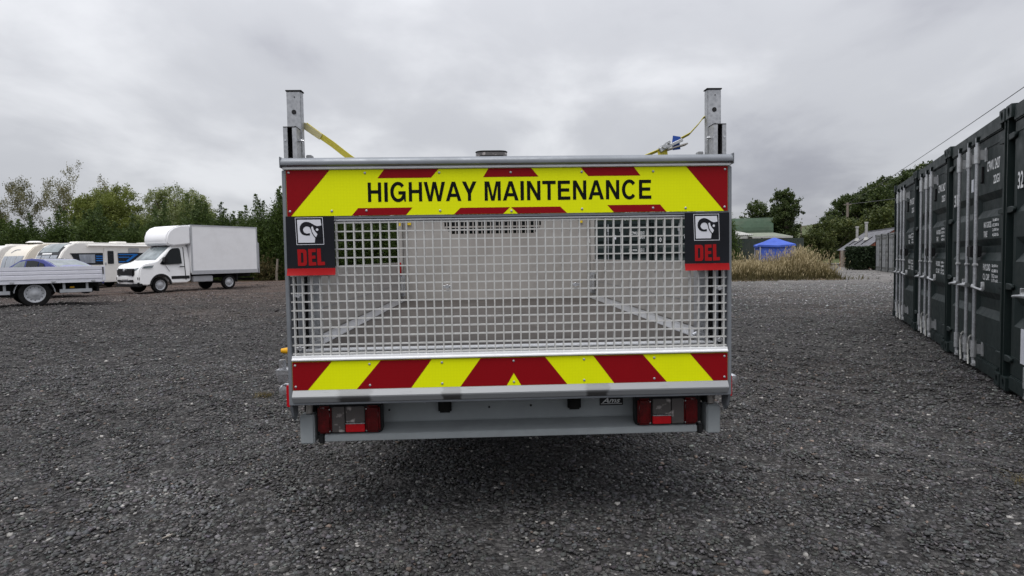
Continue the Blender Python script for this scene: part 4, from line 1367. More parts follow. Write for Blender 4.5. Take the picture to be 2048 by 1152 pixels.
def van_cab(t, x0_=0.0, s=1.0, w_=1.0, paint='white_paint'):
    """Panel-van cab: x forward from the back of the cab at x0_, parts under t. Left side is +y."""
    xw = x0_ + 1.42
    prof = [(0, .50), (0, 1.3), (.02, 2.05), (.10, 2.20), (.30, 2.27), (.62, 2.22), (.76, 2.10), (1.52, 1.45), (1.66, 1.39), (2.06, 1.29), (2.22, 1.20), (2.30, 1.04), (2.34, .60), (2.30, .40), (1.95, .36)]
    prof += [(1.42 + .43 * math.cos(R(a)), .36 + .46 * math.sin(R(a))) for a in range(10, 180, 17)]
    prof += [(.94, .42), (.2, .42)]
    prof = [(x0_ + x, z) for x, z in prof]

    def wf(x, z):
        k = 1.0 if z < 1.25 else 1.0 - .20 * (z - 1.25) / 1.0
        nose = max(0, (x - x0_ - 1.75) / .6)
        return w_ * (k - .10 * nose * nose)
    bulge = lambda x, z: .13 if x > x0_ + .5 else 0.0
    body = part(MB().shell(prof, wf, bulge, 11), 'cab', paint, t, bevel=.035, smooth=True, angle=55)
    # glass, lamps, trims lie a few millimetres proud of the panels
    for sg in (1, -1):
        def side(pts, nm, mat, o=.006, par=t):
            mb = MB()
            return part(mb.flat([pts], lambda x, z: (x0_ + x, sg * (wf(x0_ + x, z) + o), z)), nm, mat, par)
        side([(.40, 1.30), (1.30, 1.26), (1.44, 1.30), (.88, 1.93), (.76, 2.00), (.46, 2.02), (.40, 1.95)], 'side_window', 'glass_dark')
        d = side([(.22, .55), (.255, .55), (.255, 2.06), (.22, 2.06)], 'door_seam', 'steel_dark', .004)
        side([(1.0, .95), (1.02, .95), (1.20, 1.22), (1.18, 1.22)], 'door_seam', 'steel_dark', .004)
        part(MB().box((x0_ + .30, sg * (w_ + .005) - .012, 1.14), (x0_ + .52, sg * (w_ + .005) + .012, 1.18)), 'door_handle', 'black', t, bevel=.006)
        part(MB().box((x0_ + .06, min(sg * (w_ - .02), sg * (w_ + .014)), .60), (x0_ + .93, max(sg * (w_ - .02), sg * (w_ + .014)), .74)), 'side_moulding', 'black', t, bevel=.006)
        mb = MB()
        ar = arc_pts(1.42, .36, .50, 2, 178, 14); ai = arc_pts(1.42, .36, .425, 178, 2, 14)
        mb.prism([(x0_ + x, z) for x, z in ar + ai], 1, min(sg * (w_ - .06), sg * (w_ + .018)), max(sg * (w_ - .06), sg * (w_ + .018)))
        part(mb, 'wheel_arch_trim', 'black', t)
        mb = MB(); mb.box((x0_ + 1.16, min(sg * .92, sg * 1.20) * w_, 1.33), (x0_ + 1.30, max(sg * .92, sg * 1.20) * w_, 1.60))
        part(mb, 'door_mirror', 'black', t, bevel=.04)
        # headlight wraps round the corner
        mb = MB()
        ty = [.60, .74, .86, .955]
        hx_ = lambda y, z: x0_ + np.interp(z, [1.04, 1.20], [2.30, 2.22]) + .13 * (1 - (y / .9) ** 2) - .10 * max(0, y - .8) / .15
        mb.grid([[(hx_(y, .99) + .012, sg * y * w_, .99 + .04 * k) for k, y in enumerate(ty)], [(hx_(y, 1.10) + .012, sg * y * w_, 1.10 + .03 * k) for k, y in enumerate(ty)]])
        mb.face([(hx_(.955, 1.10) + .01, sg * .955 * w_, 1.11), (x0_ + 1.80, sg * (wf(x0_ + 1.80, 1.1) + .010), 1.13), (x0_ + 1.72, sg * (wf(x0_ + 1.72, 1.2) + .010), 1.24), (hx_(.955, 1.10) + .01, sg * .955 * w_, 1.19)])
        part(mb, 'headlight', 'glass_screen', t)
        part(MB().box((x0_ + 2.16, min(sg * .70, sg * .90) * w_, .56), (x0_ + 2.36, max(sg * .70, sg * .90) * w_, .76)), 'fog_lamp', 'black', t, bevel=.04)
    rows = []
    for z_, f in ((1.475, 0), (1.62, .26), (1.84, .58), (2.06, .90)):
        row_ = []
        for k in range(9):
            ty_ = -.86 + 1.72 * k / 8
            x = x0_ + np.interp(z_, [1.45, 2.10], [1.52, .76])
            tt = ty_
            row_.append((x + .13 * (1 - tt * tt) + .012, ty_ * wf(x, z_), z_ + .010))
        rows.append(row_)
    part(MB().grid(rows), 'windscreen', 'glass_screen', t, smooth=True)
    rows = []
    for z_ in (2.075, 2.125):
        rows.append([(x0_ + np.interp(z_, [1.45, 2.10, 2.22], [1.52, .76, .62]) + .13 * (1 - ty_ * ty_) + .014, ty_ * .82 * w_, z_ + .008) for ty_ in np.linspace(-.9, .9, 9)])
    part(MB().grid(rows), 'windscreen_visor', 'black', t)
    gr = part(MB().box((x0_ + 2.10, -.64 * w_, .77), (x0_ + 2.465, .64 * w_, 1.11)), 'grille', 'black', t, bevel=.05)
    for k in range(4): part(MB().box((x0_ + 2.462, -.52 * w_, .825 + .066 * k), (x0_ + 2.472, .52 * w_, .842 + .066 * k)), 'grille_bar', 'steel_dark', gr)
    mb = MB(); mb.lathe([(.001, .02), (.055, .018), (.062, .0)], 12, (x0_ + 2.482, 0, 1.04), 0); part(mb, 'badge', 'chrome', t, smooth=True)
    part(MB().box((x0_ + 2.15, -.93 * w_, .30), (x0_ + 2.40, .93 * w_, .50)), 'lower_bumper', 'black', t, bevel=.05)
    part(MB().box((x0_ + 2.30, -.60 * w_, .52), (x0_ + 2.47, .60 * w_, .62)), 'air_intake', 'black', t, bevel=.02)
    part(MB().box((x0_ + 2.474, -.26, .64), (x0_ + 2.484, .26, .75)), 'number_plate', 'white_paint', t)
    for sg in (1, -1): wheel(t, (xw, sg * .84 * w_, .35), .35, .22, sg)
    return body


# ------------------------------------------------------------------ white box van
t = thing('box_van', 'white box van with a rounded over-cab pod parked facing the yard', 'van', (-14.94, 29.4, 0), R(-120))
# local: x forward from the front of the box, +y is the side seen from the camera; box near side at y = 0
g_ = bpy.data.objects
bw, bl_, b0, b1 = 2.12, 3.62, .80, 3.09
part(MB().box((-bl_, -bw, b0 + .05), (0, 0, b1)), 'box_body', 'box_white', t, bevel=.01)
mb = MB()
for ya in (-bw - .012, -.028):
    mb.box((-bl_ - .012, ya, b0 - .02), (.012, ya + .04, b0 + .16))
    mb.box((-bl_ - .012, ya, b1 - .05), (.012, ya + .04, b1 + .012))
    mb.box((-.06, ya, b0 + .16), (.012, ya + .04, b1 - .05)); mb.box((-bl_ - .012, ya, b0 + .16), (-bl_ + .05, ya + .04, b1 - .05))
part(mb, 'box_frame', 'rail_grey', t)
part(MB().box((-bl_ - .10, -bw + .1, 1.0), (-bl_ - .03, -.05, 2.35)), 'tail_lift', 'rail_grey', t, bevel=.01)
part(MB().box((-bl_ - .16, -.16, .75), (-bl_ - .10, -.06, 2.3)), 'lift_column', 'galv', t)
pod = [(.0, 2.20), (.75, 2.12), (.98, 2.16), (1.06, 2.30), (1.03, 2.55), (.93, 2.78), (.74, 2.95), (.45, 3.05), (.0, 3.09)]
wfp = lambda x, z: bw / 2 * (1 - .16 * max(0, x) ** 2 - .05 * max(0, z - 2.7) * max(0, x))
mb = MB().shell(pod, wfp, lambda x, z: .10 * max(0, x), 11)
o = part(mb, 'over_cab_pod', 'box_white', t, bevel=.05, smooth=True, seg=3, angle=50)
o.location = (.015, -bw / 2, 0)
cabroot = []
before = set(COL.objects)
van_cab(t, .03, 1.0, .99)
for o in set(COL.objects) - before:
    if o.parent == t: o.location.y -= bw / 2
mb = MB().box((-bl_, -bw / 2 - .42, .58), (.6, -bw / 2 - .34, .76)).box((-bl_, -bw / 2 + .34, .58), (.6, -bw / 2 + .42, .76))
for k in range(5): mb.box((-bl_ + .2 + k * .75, -bw + .1, .74), (-bl_ + .28 + k * .75, -.1, .80))
part(mb, 'chassis', 'steel_dark', t)
part(MB().box((-1.15, -.34, .42), (-.12, -.12, .70)), 'side_tank', 'rail_grey', t, bevel=.03)
part(MB().box((-bl_ + .1, -bw + .2, .40), (-bl_ + .18, -.2, .52)), 'rear_underrun', 'steel_dark', t)
part(MB().cyl((-1.98, -bw + .2, .35), (-1.98, -.2, .35), .06), 'axle', 'steel_dark', t)
for y_, s in ((-.16, 1), (-bw + .16, -1)): wheel(t, (-1.98, y_, .35), .35, .22, s)
part(MB().box((-2.45, -.30, .35), (-2.42, -.06, .72)), 'mudflap', 'black', t)

# ------------------------------------------------------------------ silver dropside truck at the left edge
t = thing('dropside_truck', 'silver dropside truck with ribbed aluminium side boards entering at the left edge', 'truck', (-11.73, 18.1, .19), math.atan2(-.68, -.73))
L_ = 3.4
bprof = [(0, .70), (.03, .70), (.03, .735), (.046, .75), (.046, .845), (.030, .858), (.030, .872), (.046, .885), (.046, .955), (.030, .968), (.030, .982), (.046, .995), (.046, 1.085), (0, 1.085)]
mb = MB(); mb.prism(bprof, 0, .06, L_); part(mb, 'side_board', 'board_silver', t)
mb = MB(); mb.prism([(-2.05 - y, z) for y, z in bprof], 0, .06, L_); part(mb, 'side_board', 'board_silver', t)
mb = MB(); mb.prism([(-y + .04, z) for y, z in bprof], 1, -2.02, -.03); part(mb, 'tail_board', 'board_silver', t)
for y_ in (-2.085, -.01):
    part(MB().box((-.02, y_, .66), (.055, y_ + .06, 1.10)), 'corner_post', 'board_silver', t, bevel=.008)
part(MB().box((.02, .052, .86), (.05, .062, 1.06)), 'latch', 'black', t)
part(MB().box((.0, -2.05, .645), (L_, 0.0, .69)), 'bed_floor', 'phenolic', t)
part(MB().box((0, .002, .64), (L_, .034, .698)), 'floor_edge', 'board_silver', t)
for xh in (.28, 1.2, 2.1, 3.0): part(MB().box((xh - .05, .046, .655), (xh + .05, .066, .70)), 'hinge', 'rail_grey', t, bevel=.008)
mb = MB().box((0.05, -1.45, .44), (5.6, -1.36, .62)).box((.05, -.68, .44), (5.6, -.59, .62))
part(mb, 'chassis', 'steel_dark', t)
for xa, xb in ((.30, 1.06), (2.14, 3.3)):
    gd = part(MB().box((xa, -.09, .36), (xb, -.05, .46)), 'side_guard', 'rail_grey', t, bevel=.008)
    for xs in (xa + .08, xb - .14): part(MB().box((xs, -.13, .36), (xs + .06, -.09, .64)), 'guard_post', 'rail_grey', gd)
mb = MB(); ar = arc_pts(1.61, .36, .46, 5, 175, 16); ai = arc_pts(1.61, .36, .445, 175, 5, 16)
mb.prism(ar + ai, 1, -.32, -.04); part(mb, 'mudguard', 'rail_grey', t)
mb = MB(); mb.prism(ar + ai, 1, -2.0, -1.72); part(mb, 'mudguard', 'black', t)
part(MB().box((.10, -1.95, .36), (.16, -.20, .50)), 'rear_underrun', 'steel_dark', t)
part(MB().box((.20, -1.25, .34), (1.02, -.45, .635)), 'underside_filler', 'steel_dark', t, bevel=.02)  # added dark box, stands in for the shaded underside and hides the car
part(MB().box((1.95, -1.9, .30), (3.3, -.30, .635)), 'underbed_filler', 'steel_dark', t, bevel=.04)  # added dark box filling the space under the bed so it stays dark
part(MB().cyl((1.61, -1.9, .36), (1.61, -.15, .36), .06), 'axle', 'steel_dark', t)
part(MB().box((.70, -.30, .48), (.80, -.20, .53)), 'side_marker', 'amber', t)
for y_, s in ((-.16, 1), (-1.89, -1)): wheel(t, (1.61, y_, .365), .365, .22, s)
part(MB().box((L_ + .01, -2.0, .66), (L_ + .06, -.03, 1.75)), 'headboard', 'board_silver', t)
before = set(COL.objects)
van_cab(t, L_ + .2, 1.0, .99)
for o in set(COL.objects) - before:
    if o.parent == t: o.location.y -= 1.03

# ------------------------------------------------------------------ blue car
t = thing('parked_car', 'blue saloon car mostly hidden behind the silver dropside truck', 'car', (-18.55, 25.0, .10), R(163))
# local: x forward from the rear axle, the side seen from the camera at y = 0; body 1.78 wide
prof = [(-.95, .42), (-1.02, .72), (-.98, .98), (-.70, 1.04), (-.10, 1.30), (.35, 1.45), (1.0, 1.50), (1.55, 1.45), (2.35, 1.04), (3.25, .92), (3.52, .72), (3.55, .35), (3.10, .28)]
prof += [(2.72 + .36 * math.cos(R(a)), .32 + .38 * math.sin(R(a))) for a in range(0, 181, 18)]
prof += [(2.3, .24), (.40, .24)]
prof += [(.0 + .36 * math.cos(R(a)), .32 + .38 * math.sin(R(a))) for a in range(0, 181, 18)]
wc = lambda x, z: .89 * ((1.0 if z < .95 else 1 - .42 * (z - .95)) - .10 * max(0, (x - 2.6)) ** 2)
mb = MB().shell(prof, wc, lambda x, z: .10 if x > 2 else (-.08 if x < -.5 else 0), 11)
o = part(mb, 'body', 'blue_car', t, bevel=.03, smooth=True, angle=60); o.location = (0, -.89, 0)
for sg in (1, -1):
    for pts, mt in (([(1.62, 1.00), (2.18, 1.00), (1.60, 1.36), (1.25, 1.41), (1.22, 1.00)], 'glass_screen'), ([(.52, 1.0), (1.15, 1.0), (1.18, 1.41), (.80, 1.41), (.50, 1.36)], 'glass_dark'), ([(.05, 1.03), (.46, 1.0), (.45, 1.34), (.22, 1.28)], 'glass_dark')):
        mb = MB().flat([pts], lambda x, z: (x, sg * (wc(x, z) + .005), z)); o = part(mb, 'side_window', mt, t); o.location = (0, -.89, 0)
mb = MB().grid([[(np.interp(z_, [1.04, 1.30, 1.45], [-.70, -.10, .35]) - .004, yy * wc(0, z_), z_ + .008) for yy in np.linspace(-.88, .88, 7)] for z_ in (1.08, 1.2, 1.3, 1.42)])
o = part(mb, 'rear_window', 'glass_screen', t, smooth=True); o.location = (0, -.89, 0)
mb = MB().grid([[(np.interp(z_, [1.04, 1.45], [2.35, 1.55]) + .10 * (1 - yy * yy) + .006, yy * wc(2, z_), z_ + .008) for yy in np.linspace(-.88, .88, 7)] for z_ in (1.08, 1.25, 1.42)])
o = part(mb, 'windscreen', 'glass_dark', t, smooth=True); o.location = (0, -.89, 0)
for yy in (-.30, -1.48): part(MB().box((-1.09, yy - .14, .72), (-1.0, yy + .14, .90)), 'tail_light', 'lens_red', t, bevel=.02)
part(MB().box((-1.07, -1.6, .35), (-.9, -.18, .50)), 'rear_bumper', 'black', t, bevel=.03)
for xw in (0, 2.72):
    for y_, s in ((-.10, 1), (-1.68, -1)): wheel(t, (xw, y_, .32), .32, .20, s, 'steel_dark')

# ------------------------------------------------------------------ caravans


def caravan(loc, paint, label, style):
    t = thing('caravan', label, 'caravan', loc, R(-115), 'white touring caravans parked in a line')
    Lc, wv, H = 6.9, 2.25, 2.52
    prof = [(.06, .36), (.30, .75), (.34, 1.15), (.24, 1.60), (.02, 2.02), (-.28, 2.33), (-.62, 2.48), (-1.1, H), (-6.3, H - .02), (-6.72, 2.38), (-6.88, 2.05), (-6.9, .95), (-6.78, .36)]
    prof += [(-3.62 + .40 * math.cos(R(a)), .33 + .40 * math.sin(R(a))) for a in range(170, 5, -16)][::-1][::-1]
    # order so that the outline keeps turning the same way: rear bottom -> arch -> front bottom
    arch = sorted([p for p in prof[13:]], key=lambda p: p[0])
    prof = prof[:13] + arch
    wf = lambda x, z: wv / 2 - (.05 * max(0, z - 2.2) / .3)
    o = part(MB().shell(prof, wf, lambda x, z: .10 if x > -1 else 0, 9), 'body', paint, t, bevel=.04, smooth=True, angle=50)
    o.location = (0, -wv / 2, 0)
    yo = .006
    sd_ = lambda pts, nm, mat, o_=yo, par=t: part(MB().flat([pts], lambda x, z: (x, o_ - .05 * max(0, z - 2.2) / .3, z)), nm, mat, par)
    fx = lambda z: np.interp(z, [.75, 1.15, 1.60, 2.02, 2.33, 2.48], [.30, .34, .24, .02, -.28, -.62])
    front = lambda zs, ys, nm, mat, o_=.010, par=t: part(MB().grid([[(fx(z) + .10 * (1 - (y / 1.12) ** 2) + o_, y - wv / 2, z + o_ * .6) for y in ys] for z in zs]), nm, mat, par, smooth=True)
    if style == 'dark':
        fr = front(np.linspace(1.22, 2.46, 7), np.linspace(-.98, .98, 9), 'front_panel', 'graphic_black')
        for a, b in ((-.92, -.42), (-.36, .36), (.42, .92)): front(np.linspace(1.28, 1.82, 4), np.linspace(a, b, 4), 'front_window', 'glass_curtain', .022)
        front(np.linspace(1.98, 2.44, 4), np.linspace(-.82, .82, 6), 'roof_light', 'glass_screen', .022)
        lt = front((1.865, 1.945), np.linspace(-.42, .42, 5), 'front_badge', 'white_print', .026)
    else:
        for a, b in ((-.95, -.46), (-.42, .42), (.46, .95)): front(np.linspace(1.22, 1.84, 4), np.linspace(a, b, 4), 'front_window', 'glass_curtain', .014)
        # dark swoosh emblem above the windows
        sw = [(-.30, 2.00), (-.18, 2.12), (.0, 2.17), (.30, 2.17), (.30, 2.20), (-.02, 2.215), (-.22, 2.17), (-.36, 2.03)]
        part(MB().flat([sw], lambda y, z: (fx(z) + .10 * (1 - (y / 1.12) ** 2) + .016, y - wv / 2, z + .01)), 'front_emblem', 'frame_grey', t)
    # gas locker, tow frame, jockey wheel
    part(MB().box((.30, -wv / 2 - .06, .42), (1.45, -wv / 2 + .06, .50)), 'tow_bar', 'steel_dark', t)
    part(MB().cyl((1.2, -wv / 2 - .1, .1), (1.2, -wv / 2 - .1, .8), .03), 'jockey_post', 'galv', t)
    # side band with window, door and graphics
    if style == 'dark':
        sd_([(-.62, 1.36), (-.36, 1.86), (-.28, 1.93), (-2.02, 1.95), (-2.02, 1.30), (-.70, 1.30)], 'graphic_band', 'graphic_black')
        sd_([(-.82, 1.40), (-.74, 1.86), (-1.58, 1.87), (-1.58, 1.40)], 'side_window', 'glass_curtain', .014)
        for z0_ in (1.50, 1.62, 1.74):
            sd_([(-1.66, z0_), (-2.0, z0_), (-2.0, z0_ + .055), (-1.60, z0_ + .055)], 'blue_stripe', 'graphic_blue', .012)
        sd_([(-2.86, 1.36), (-2.86, 1.95), (-4.6, 1.95), (-4.0, 1.50), (-3.6, 1.36)], 'graphic_band', 'graphic_black')
        for ps in ([(-2.88, 1.83), (-4.05, 1.83), (-4.0, 1.89), (-2.88, 1.89)], [(-3.75, 1.82), (-3.98, 1.82), (-3.4, 1.42), (-3.2, 1.42)], [(-2.88, 1.42), (-3.4, 1.42), (-3.33, 1.48), (-2.88, 1.48)], [(-2.88, 1.68), (-3.55, 1.68), (-3.5, 1.73), (-2.88, 1.73)]):
            sd_(ps, 'blue_stripe', 'graphic_blue', .012)
        for k in range(3):
            sd_([(-4.35 - k * .16 + .3, 1.86 - k * .17), (-5.6, 1.86 - k * .17), (-5.6, 1.93 - k * .17), (-4.25 - k * .16 + .3, 1.93 - k * .17)], 'dark_stripe', 'graphic_black', .010)
        dr = part(MB().box((-2.80, -.02, .40), (-2.08, .018, 2.26)), 'door', paint, t, bevel=.012)
        part(MB().box((-2.60, .018, 1.34), (-2.26, .05, 2.06)), 'door_window', 'graphic_black', dr, bevel=.02)
        part(MB().box((-2.17, .018, 1.30), (-2.10, .045, 1.42)), 'door_handle', 'rail_grey', dr)
        part(MB().tube([(-1.2, .06, 2.34), (-6.3, .06, 2.34)], .06, 10), 'awning_rail', 'caravan_white', t, smooth=True)
        part(MB().box((-3.5, .0, 1.98), (-4.1, .012, 2.22)), 'vent_cover', 'rail_grey', t)
    else:
        sd_([(-.86, 1.36), (-.80, 1.88), (-1.75, 1.88), (-1.75, 1.36)], 'side_window', 'glass_dark')
        sd_([(-.30, .95), (-6.7, .95), (-6.7, 1.02), (-.28, 1.02)], 'side_stripe', 'frame_grey', .008)
    part(MB().box((-6.6, -.06, .33), (-.2, .012, .52)), 'side_skirt', paint, t, bevel=.015)
    for y_, s in ((-.14, 1), (-wv + .14, -1)): wheel(t, (-3.62, y_, .32), .32, .19, s, 'chrome')
    for xr, w2, h2 in ((-1.6, .9, .07), (-3.6, .6, .10), (-5.2, .5, .06)):
        part(MB().box((xr - w2 / 2, -1.5, H - .03), (xr + w2 / 2, -.75, H + h2)), 'roof_vent', 'caravan_white', t, bevel=.03)
    return t


caravan((-23.45, 33.0, 0), 'caravan_white', 'white caravan with a dark front panel and blue stripes beside its door', 'dark')
c2 = caravan((-26.35, 34.4, 0), 'caravan_cream', 'cream caravan with three front windows and a round dish on its roof', 'plain')
part(MB().lathe([(.001, .10), (.25, .09), (.42, .02), (.42, -.0), (.001, -.02)], 20, (-.95, -1.2, 2.60), 2), 'roof_dish', 'caravan_white', c2, smooth=True)
part(MB().cyl((-.95, -1.2, 2.45), (-.95, -1.2, 2.60), .06), 'dish_mast', 'rail_grey', c2)
caravan((-29.25, 35.8, 0), 'caravan_white', 'caravan cut off by the left picture edge, only a strip of it showing', 'plain')

# ------------------------------------------------------------------ the highway maintenance truck
YAW = .0408
truck = thing('flatbed_truck', 'highway maintenance flatbed truck seen from behind with a yellow and red chevron tailgate', 'truck', (-.001, 2.929, 0), YAW)
T_ = truck
# local: x right, y forward (away from the camera), z up; rear face of the tailgate at y = 0

# --- tailgate
def ring(o, i, y0_, y1_):
    (ax0, az0, ax1, az1), (bx0, bz0, bx1, bz1) = o, i
    O_ = [(ax0, az0), (ax1, az0), (ax1, az1), (ax0, az1)]; I_ = [(bx0, bz0), (bx1, bz0), (bx1, bz1), (bx0, bz1)]
    mb = MB()
    for k in range(4):
        a, b, c, d = O_[k], O_[(k + 1) % 4], I_[(k + 1) % 4], I_[k]
        for y in (y0_, y1_): mb.face([(p[0], y, p[1]) for p in (a, b, c, d)])
        mb.face([(a[0], y0_, a[1]), (b[0], y0_, b[1]), (b[0], y1_, b[1]), (a[0], y1_, a[1])])
        mb.face([(d[0], y0_, d[1]), (c[0], y0_, c[1]), (c[0], y1_, c[1]), (d[0], y1_, d[1])])
    return mb


tg = part(ring((-1.042, .66, 1.042, 1.744), (-1.023, .678, 1.023, 1.735), .0, .055), 'tailgate', 'frame_grey', T_, bevel=.003)
mb = MB(); rp = [(-.018, 1.758), (-.026, 1.764), (-.028, 1.774), (-.024, 1.786), (-.012, 1.796), (.002, 1.799), (.035, 1.799), (.04, 1.758)]
mb.prism(rp, 0, -1.038, 1.038); part(mb, 'top_rail', 'frame_grey', tg, smooth=True)
for s in (-1, 1): part(MB().box((s * 1.0400 - .0018, -.029, 1.752), (s * 1.0400 + .0018, .043, 1.801)), 'rail_end_cap', 'frame_grey', tg, bevel=.001)
part(MB().box((-1.036, -.012, 1.7455), (1.036, .02, 1.7575)), 'trim_strip', 'alu_white', tg, bevel=.002)
# upper and lower warning boards with their red sheeting
up = part(MB().box((-1.0215, -.002, 1.534), (1.0215, .010, 1.7435)), 'warning_board', 'yellow_retro', tg)
lo = part(MB().box((-1.0215, -.002, .731), (1.0215, .010, .8635)), 'warning_board', 'yellow_retro', tg)
flat = lambda y: (lambda x, z: (x, y, z))


def stripe(pts):
    part(MB().flat([pts], flat(-.0028)), 'red_stripe', 'red_retro', tg)


zt, zb = 1.743, 1.5345
for s in (-1, 1):
    stripe([(s * 1.021, zt), (s * .824, zt), (s * 1.004, zb), (s * 1.021, zb)])
    stripe([(s * .577, zt), (s * .329, zt), (s * .364, 1.7035), (s * .608, 1.7035)])
    stripe([(s * .700, 1.568), (s * .452, 1.568), (s * .482, zb), (s * .729, zb)])
    stripe([(s * .003, 1.564), (s * .231, 1.564), (s * .262, zb), (s * .034, zb)])
stripe([(-.099, zt), (.098, zt), (.132, 1.7035), (-.124, 1.7035)])
zt, zb = .863, .7315
for s in (-1, 1):
    stripe([(s * 1.021, zt), (s * .840, zt), (s * .953, zb), (s * 1.021, zb)])
    stripe([(s * .615, zt), (s * .379, zt), (s * .477, zb), (s * .728, zb)])
stripe([(-.151, zt), (.151, zt), (.254, zb), (.037, zb), (.003, .790), (-.031, zb), (-.248, zb)])

# lettering drawn as outlines (grotesque capitals, cap height 718)


def ell(cx_, cy_, rx, ry, a0, a1, n=22):
    return [(cx_ + rx * math.cos(R(a0 + (a1 - a0) * i / n)), cy_ + ry * math.sin(R(a0 + (a1 - a0) * i / n))) for i in range(n + 1)]


GL = {
    'H': (722, [[(71, 0), (211, 0), (211, 309), (511, 309), (511, 0), (651, 0), (651, 718), (511, 718), (511, 431), (211, 431), (211, 718), (71, 718)]]),
    'I': (278, [[(64, 0), (214, 0), (214, 718), (64, 718)]]),
    'A': (722, [[(20, 0), (171, 0), (223, 153), (497, 153), (548, 0), (702, 0), (439, 718), (284, 718)], [(262, 273), (459, 273), (361, 552)]]),
    'W': (944, [[(5, 718), (157, 718), (279, 205), (396, 718), (548, 718), (667, 205), (789, 718), (939, 718), (745, 0), (592, 0), (471, 500), (353, 0), (200, 0)]]),
    'Y': (667, [[(15, 718), (183, 718), (334, 430), (485, 718), (652, 718), (405, 270), (405, 0), (263, 0), (263, 270)]]),
    'M': (833, [[(69, 0), (203, 0), (203, 560), (345, 0), (488, 0), (631, 560), (631, 0), (765, 0), (765, 718), (560, 718), (417, 170), (273, 718), (69, 718)]]),
    'N': (722, [[(69, 0), (209, 0), (209, 480), (507, 0), (654, 0), (654, 718), (514, 718), (514, 245), (217, 718), (69, 718)]]),
    'T': (611, [[(14, 718), (598, 718), (598, 592), (378, 592), (378, 0), (234, 0), (234, 592), (14, 592)]]),
    'E': (667, [[(76, 0), (621, 0), (621, 124), (220, 124), (220, 306), (572, 306), (572, 429), (220, 429), (220, 594), (607, 594), (607, 718), (76, 718)]]),
    'C': (722, [ell(375, 359, 330, 378, 40, 320) + ell(375, 359, 184, 254, 322, 38)]),
    'G': (778, [ell(385, 359, 342, 378, 40, 316) + [(655, 0), (715, 0), (715, 385), (395, 385), (395, 265), (572, 265)] + ell(385, 359, 196, 254, 320, 38)]),
    ' ': (300, []),
}


def word(s, xa, xb, z0_, h, par, mat, y):
    tot = sum(GL[c][0] for c in s); kx, kz = (xb - xa) / tot, h / 718
    x = xa
    mb = MB()
    for c in s:
        w_, polys = GL[c]
        if polys: mb.flat(polys, lambda px, pz: (x + px * kx, y, z0_ + pz * kz))
        x += w_ * kx
    return part(mb, 'lettering', mat, par)


word('HIGHWAY', -.661, -.154, 1.5955, .0885, tg, 'ink', -.0030)
word('MAINTENANCE', -.126, .664, 1.5950, .0885, tg, 'ink', -.0030)
# screws with washers
scr_me = MB().lathe([(.0001, -.0036), (.0028, -.0032), (.0048, -.0024), (.0056, -.0014), (.0056, .0)], 10).mesh('screw', smooth=True)
for x, z in [(-1.009, 1.732), (-.665, 1.728), (-.326, 1.726), (.003, 1.724), (.333, 1.723), (.668, 1.722), (1.008, 1.728), (-1.008, 1.556), (-.819, 1.556), (-.662, 1.556), (-.325, 1.552), (.004, 1.546), (.333, 1.552), (.667, 1.552), (.821, 1.550), (1.006, 1.553)] + \
        [(x, z) for x in (-1.008, -.667, -.332, .003, .335, .669, 1.006) for z in (.847, .748)]:
    new('screw', scr_me, M['galv'], tg, (x, -.0024, z))
# rails round the grating
part(MB().box((-1.0215, .002, 1.522), (1.0215, .04, 1.5325)), 'middle_rail', 'frame_grey', tg)
part(MB().cyl((-1.0215, .014, 1.5135), (1.0215, .014, 1.5135), .0085, n=12), 'round_rail', 'alu', tg, smooth=True)
mb = MB(); mb.prism([(-.004, .866), (-.012, .870), (-.012, .876), (-.004, .880), (-.004, .891), (.035, .891), (.035, .866)], 0, -1.0215, 1.0215)
part(mb, 'lower_rail', 'alu_white', tg, bevel=.001)
# grating: every bar its own piece
vb = MB().box((-.0030, .008, .889), (.0030, .030, 1.512)).mesh('grating_bar')
hb = MB().box((-1.021, .0095, -.0030), (1.021, .0285, .0030)).mesh('grating_bar')
pitch = .0403
for k in range(-25, 26): new('grating_bar', vb, M['grate'], tg, (k * pitch, 0, 0))
for k in range(16): new('grating_bar', hb, M['grate'], tg, (0, 0, .8985 + k * pitch))
# clamps that hold the grating
clamp = MB().cyl((0, .0, 0), (0, .012, 0), .010, n=10).box((-.02, .010, -.006), (.02, .016, .006)).mesh('grating_clamp', bevel=.001, seg=1)
for x, z in ((-.985, .925), (-.985, 1.17), (.985, .925), (.985, 1.17), (-.3, 1.20), (.3, 1.20)): new('grating_clamp', clamp, M['chrome'], tg, (x, 0, z))
# lip along the bottom edge
mb = MB(); mb.prism([(.05, .7305), (-.004, .7305), (-.020, .704), (-.0205, .700), (-.008, .674), (-.002, .671), (.05, .671)], 0, -1.0225, 1.0225)
part(mb, 'tailgate_lip', 'alu_lip', tg, bevel=.002)
for s in (-1, 1):
    mb = MB(); mb.prism([(.005, .80), (.10, .80), (.10, .60), (.06, .575), (.035, .60), (.005, .67)], 0, s * 1.036 - .006, s * 1.036 + .006)
    part(mb, 'tailgate_bracket', 'frame_grey', tg, bevel=.001)

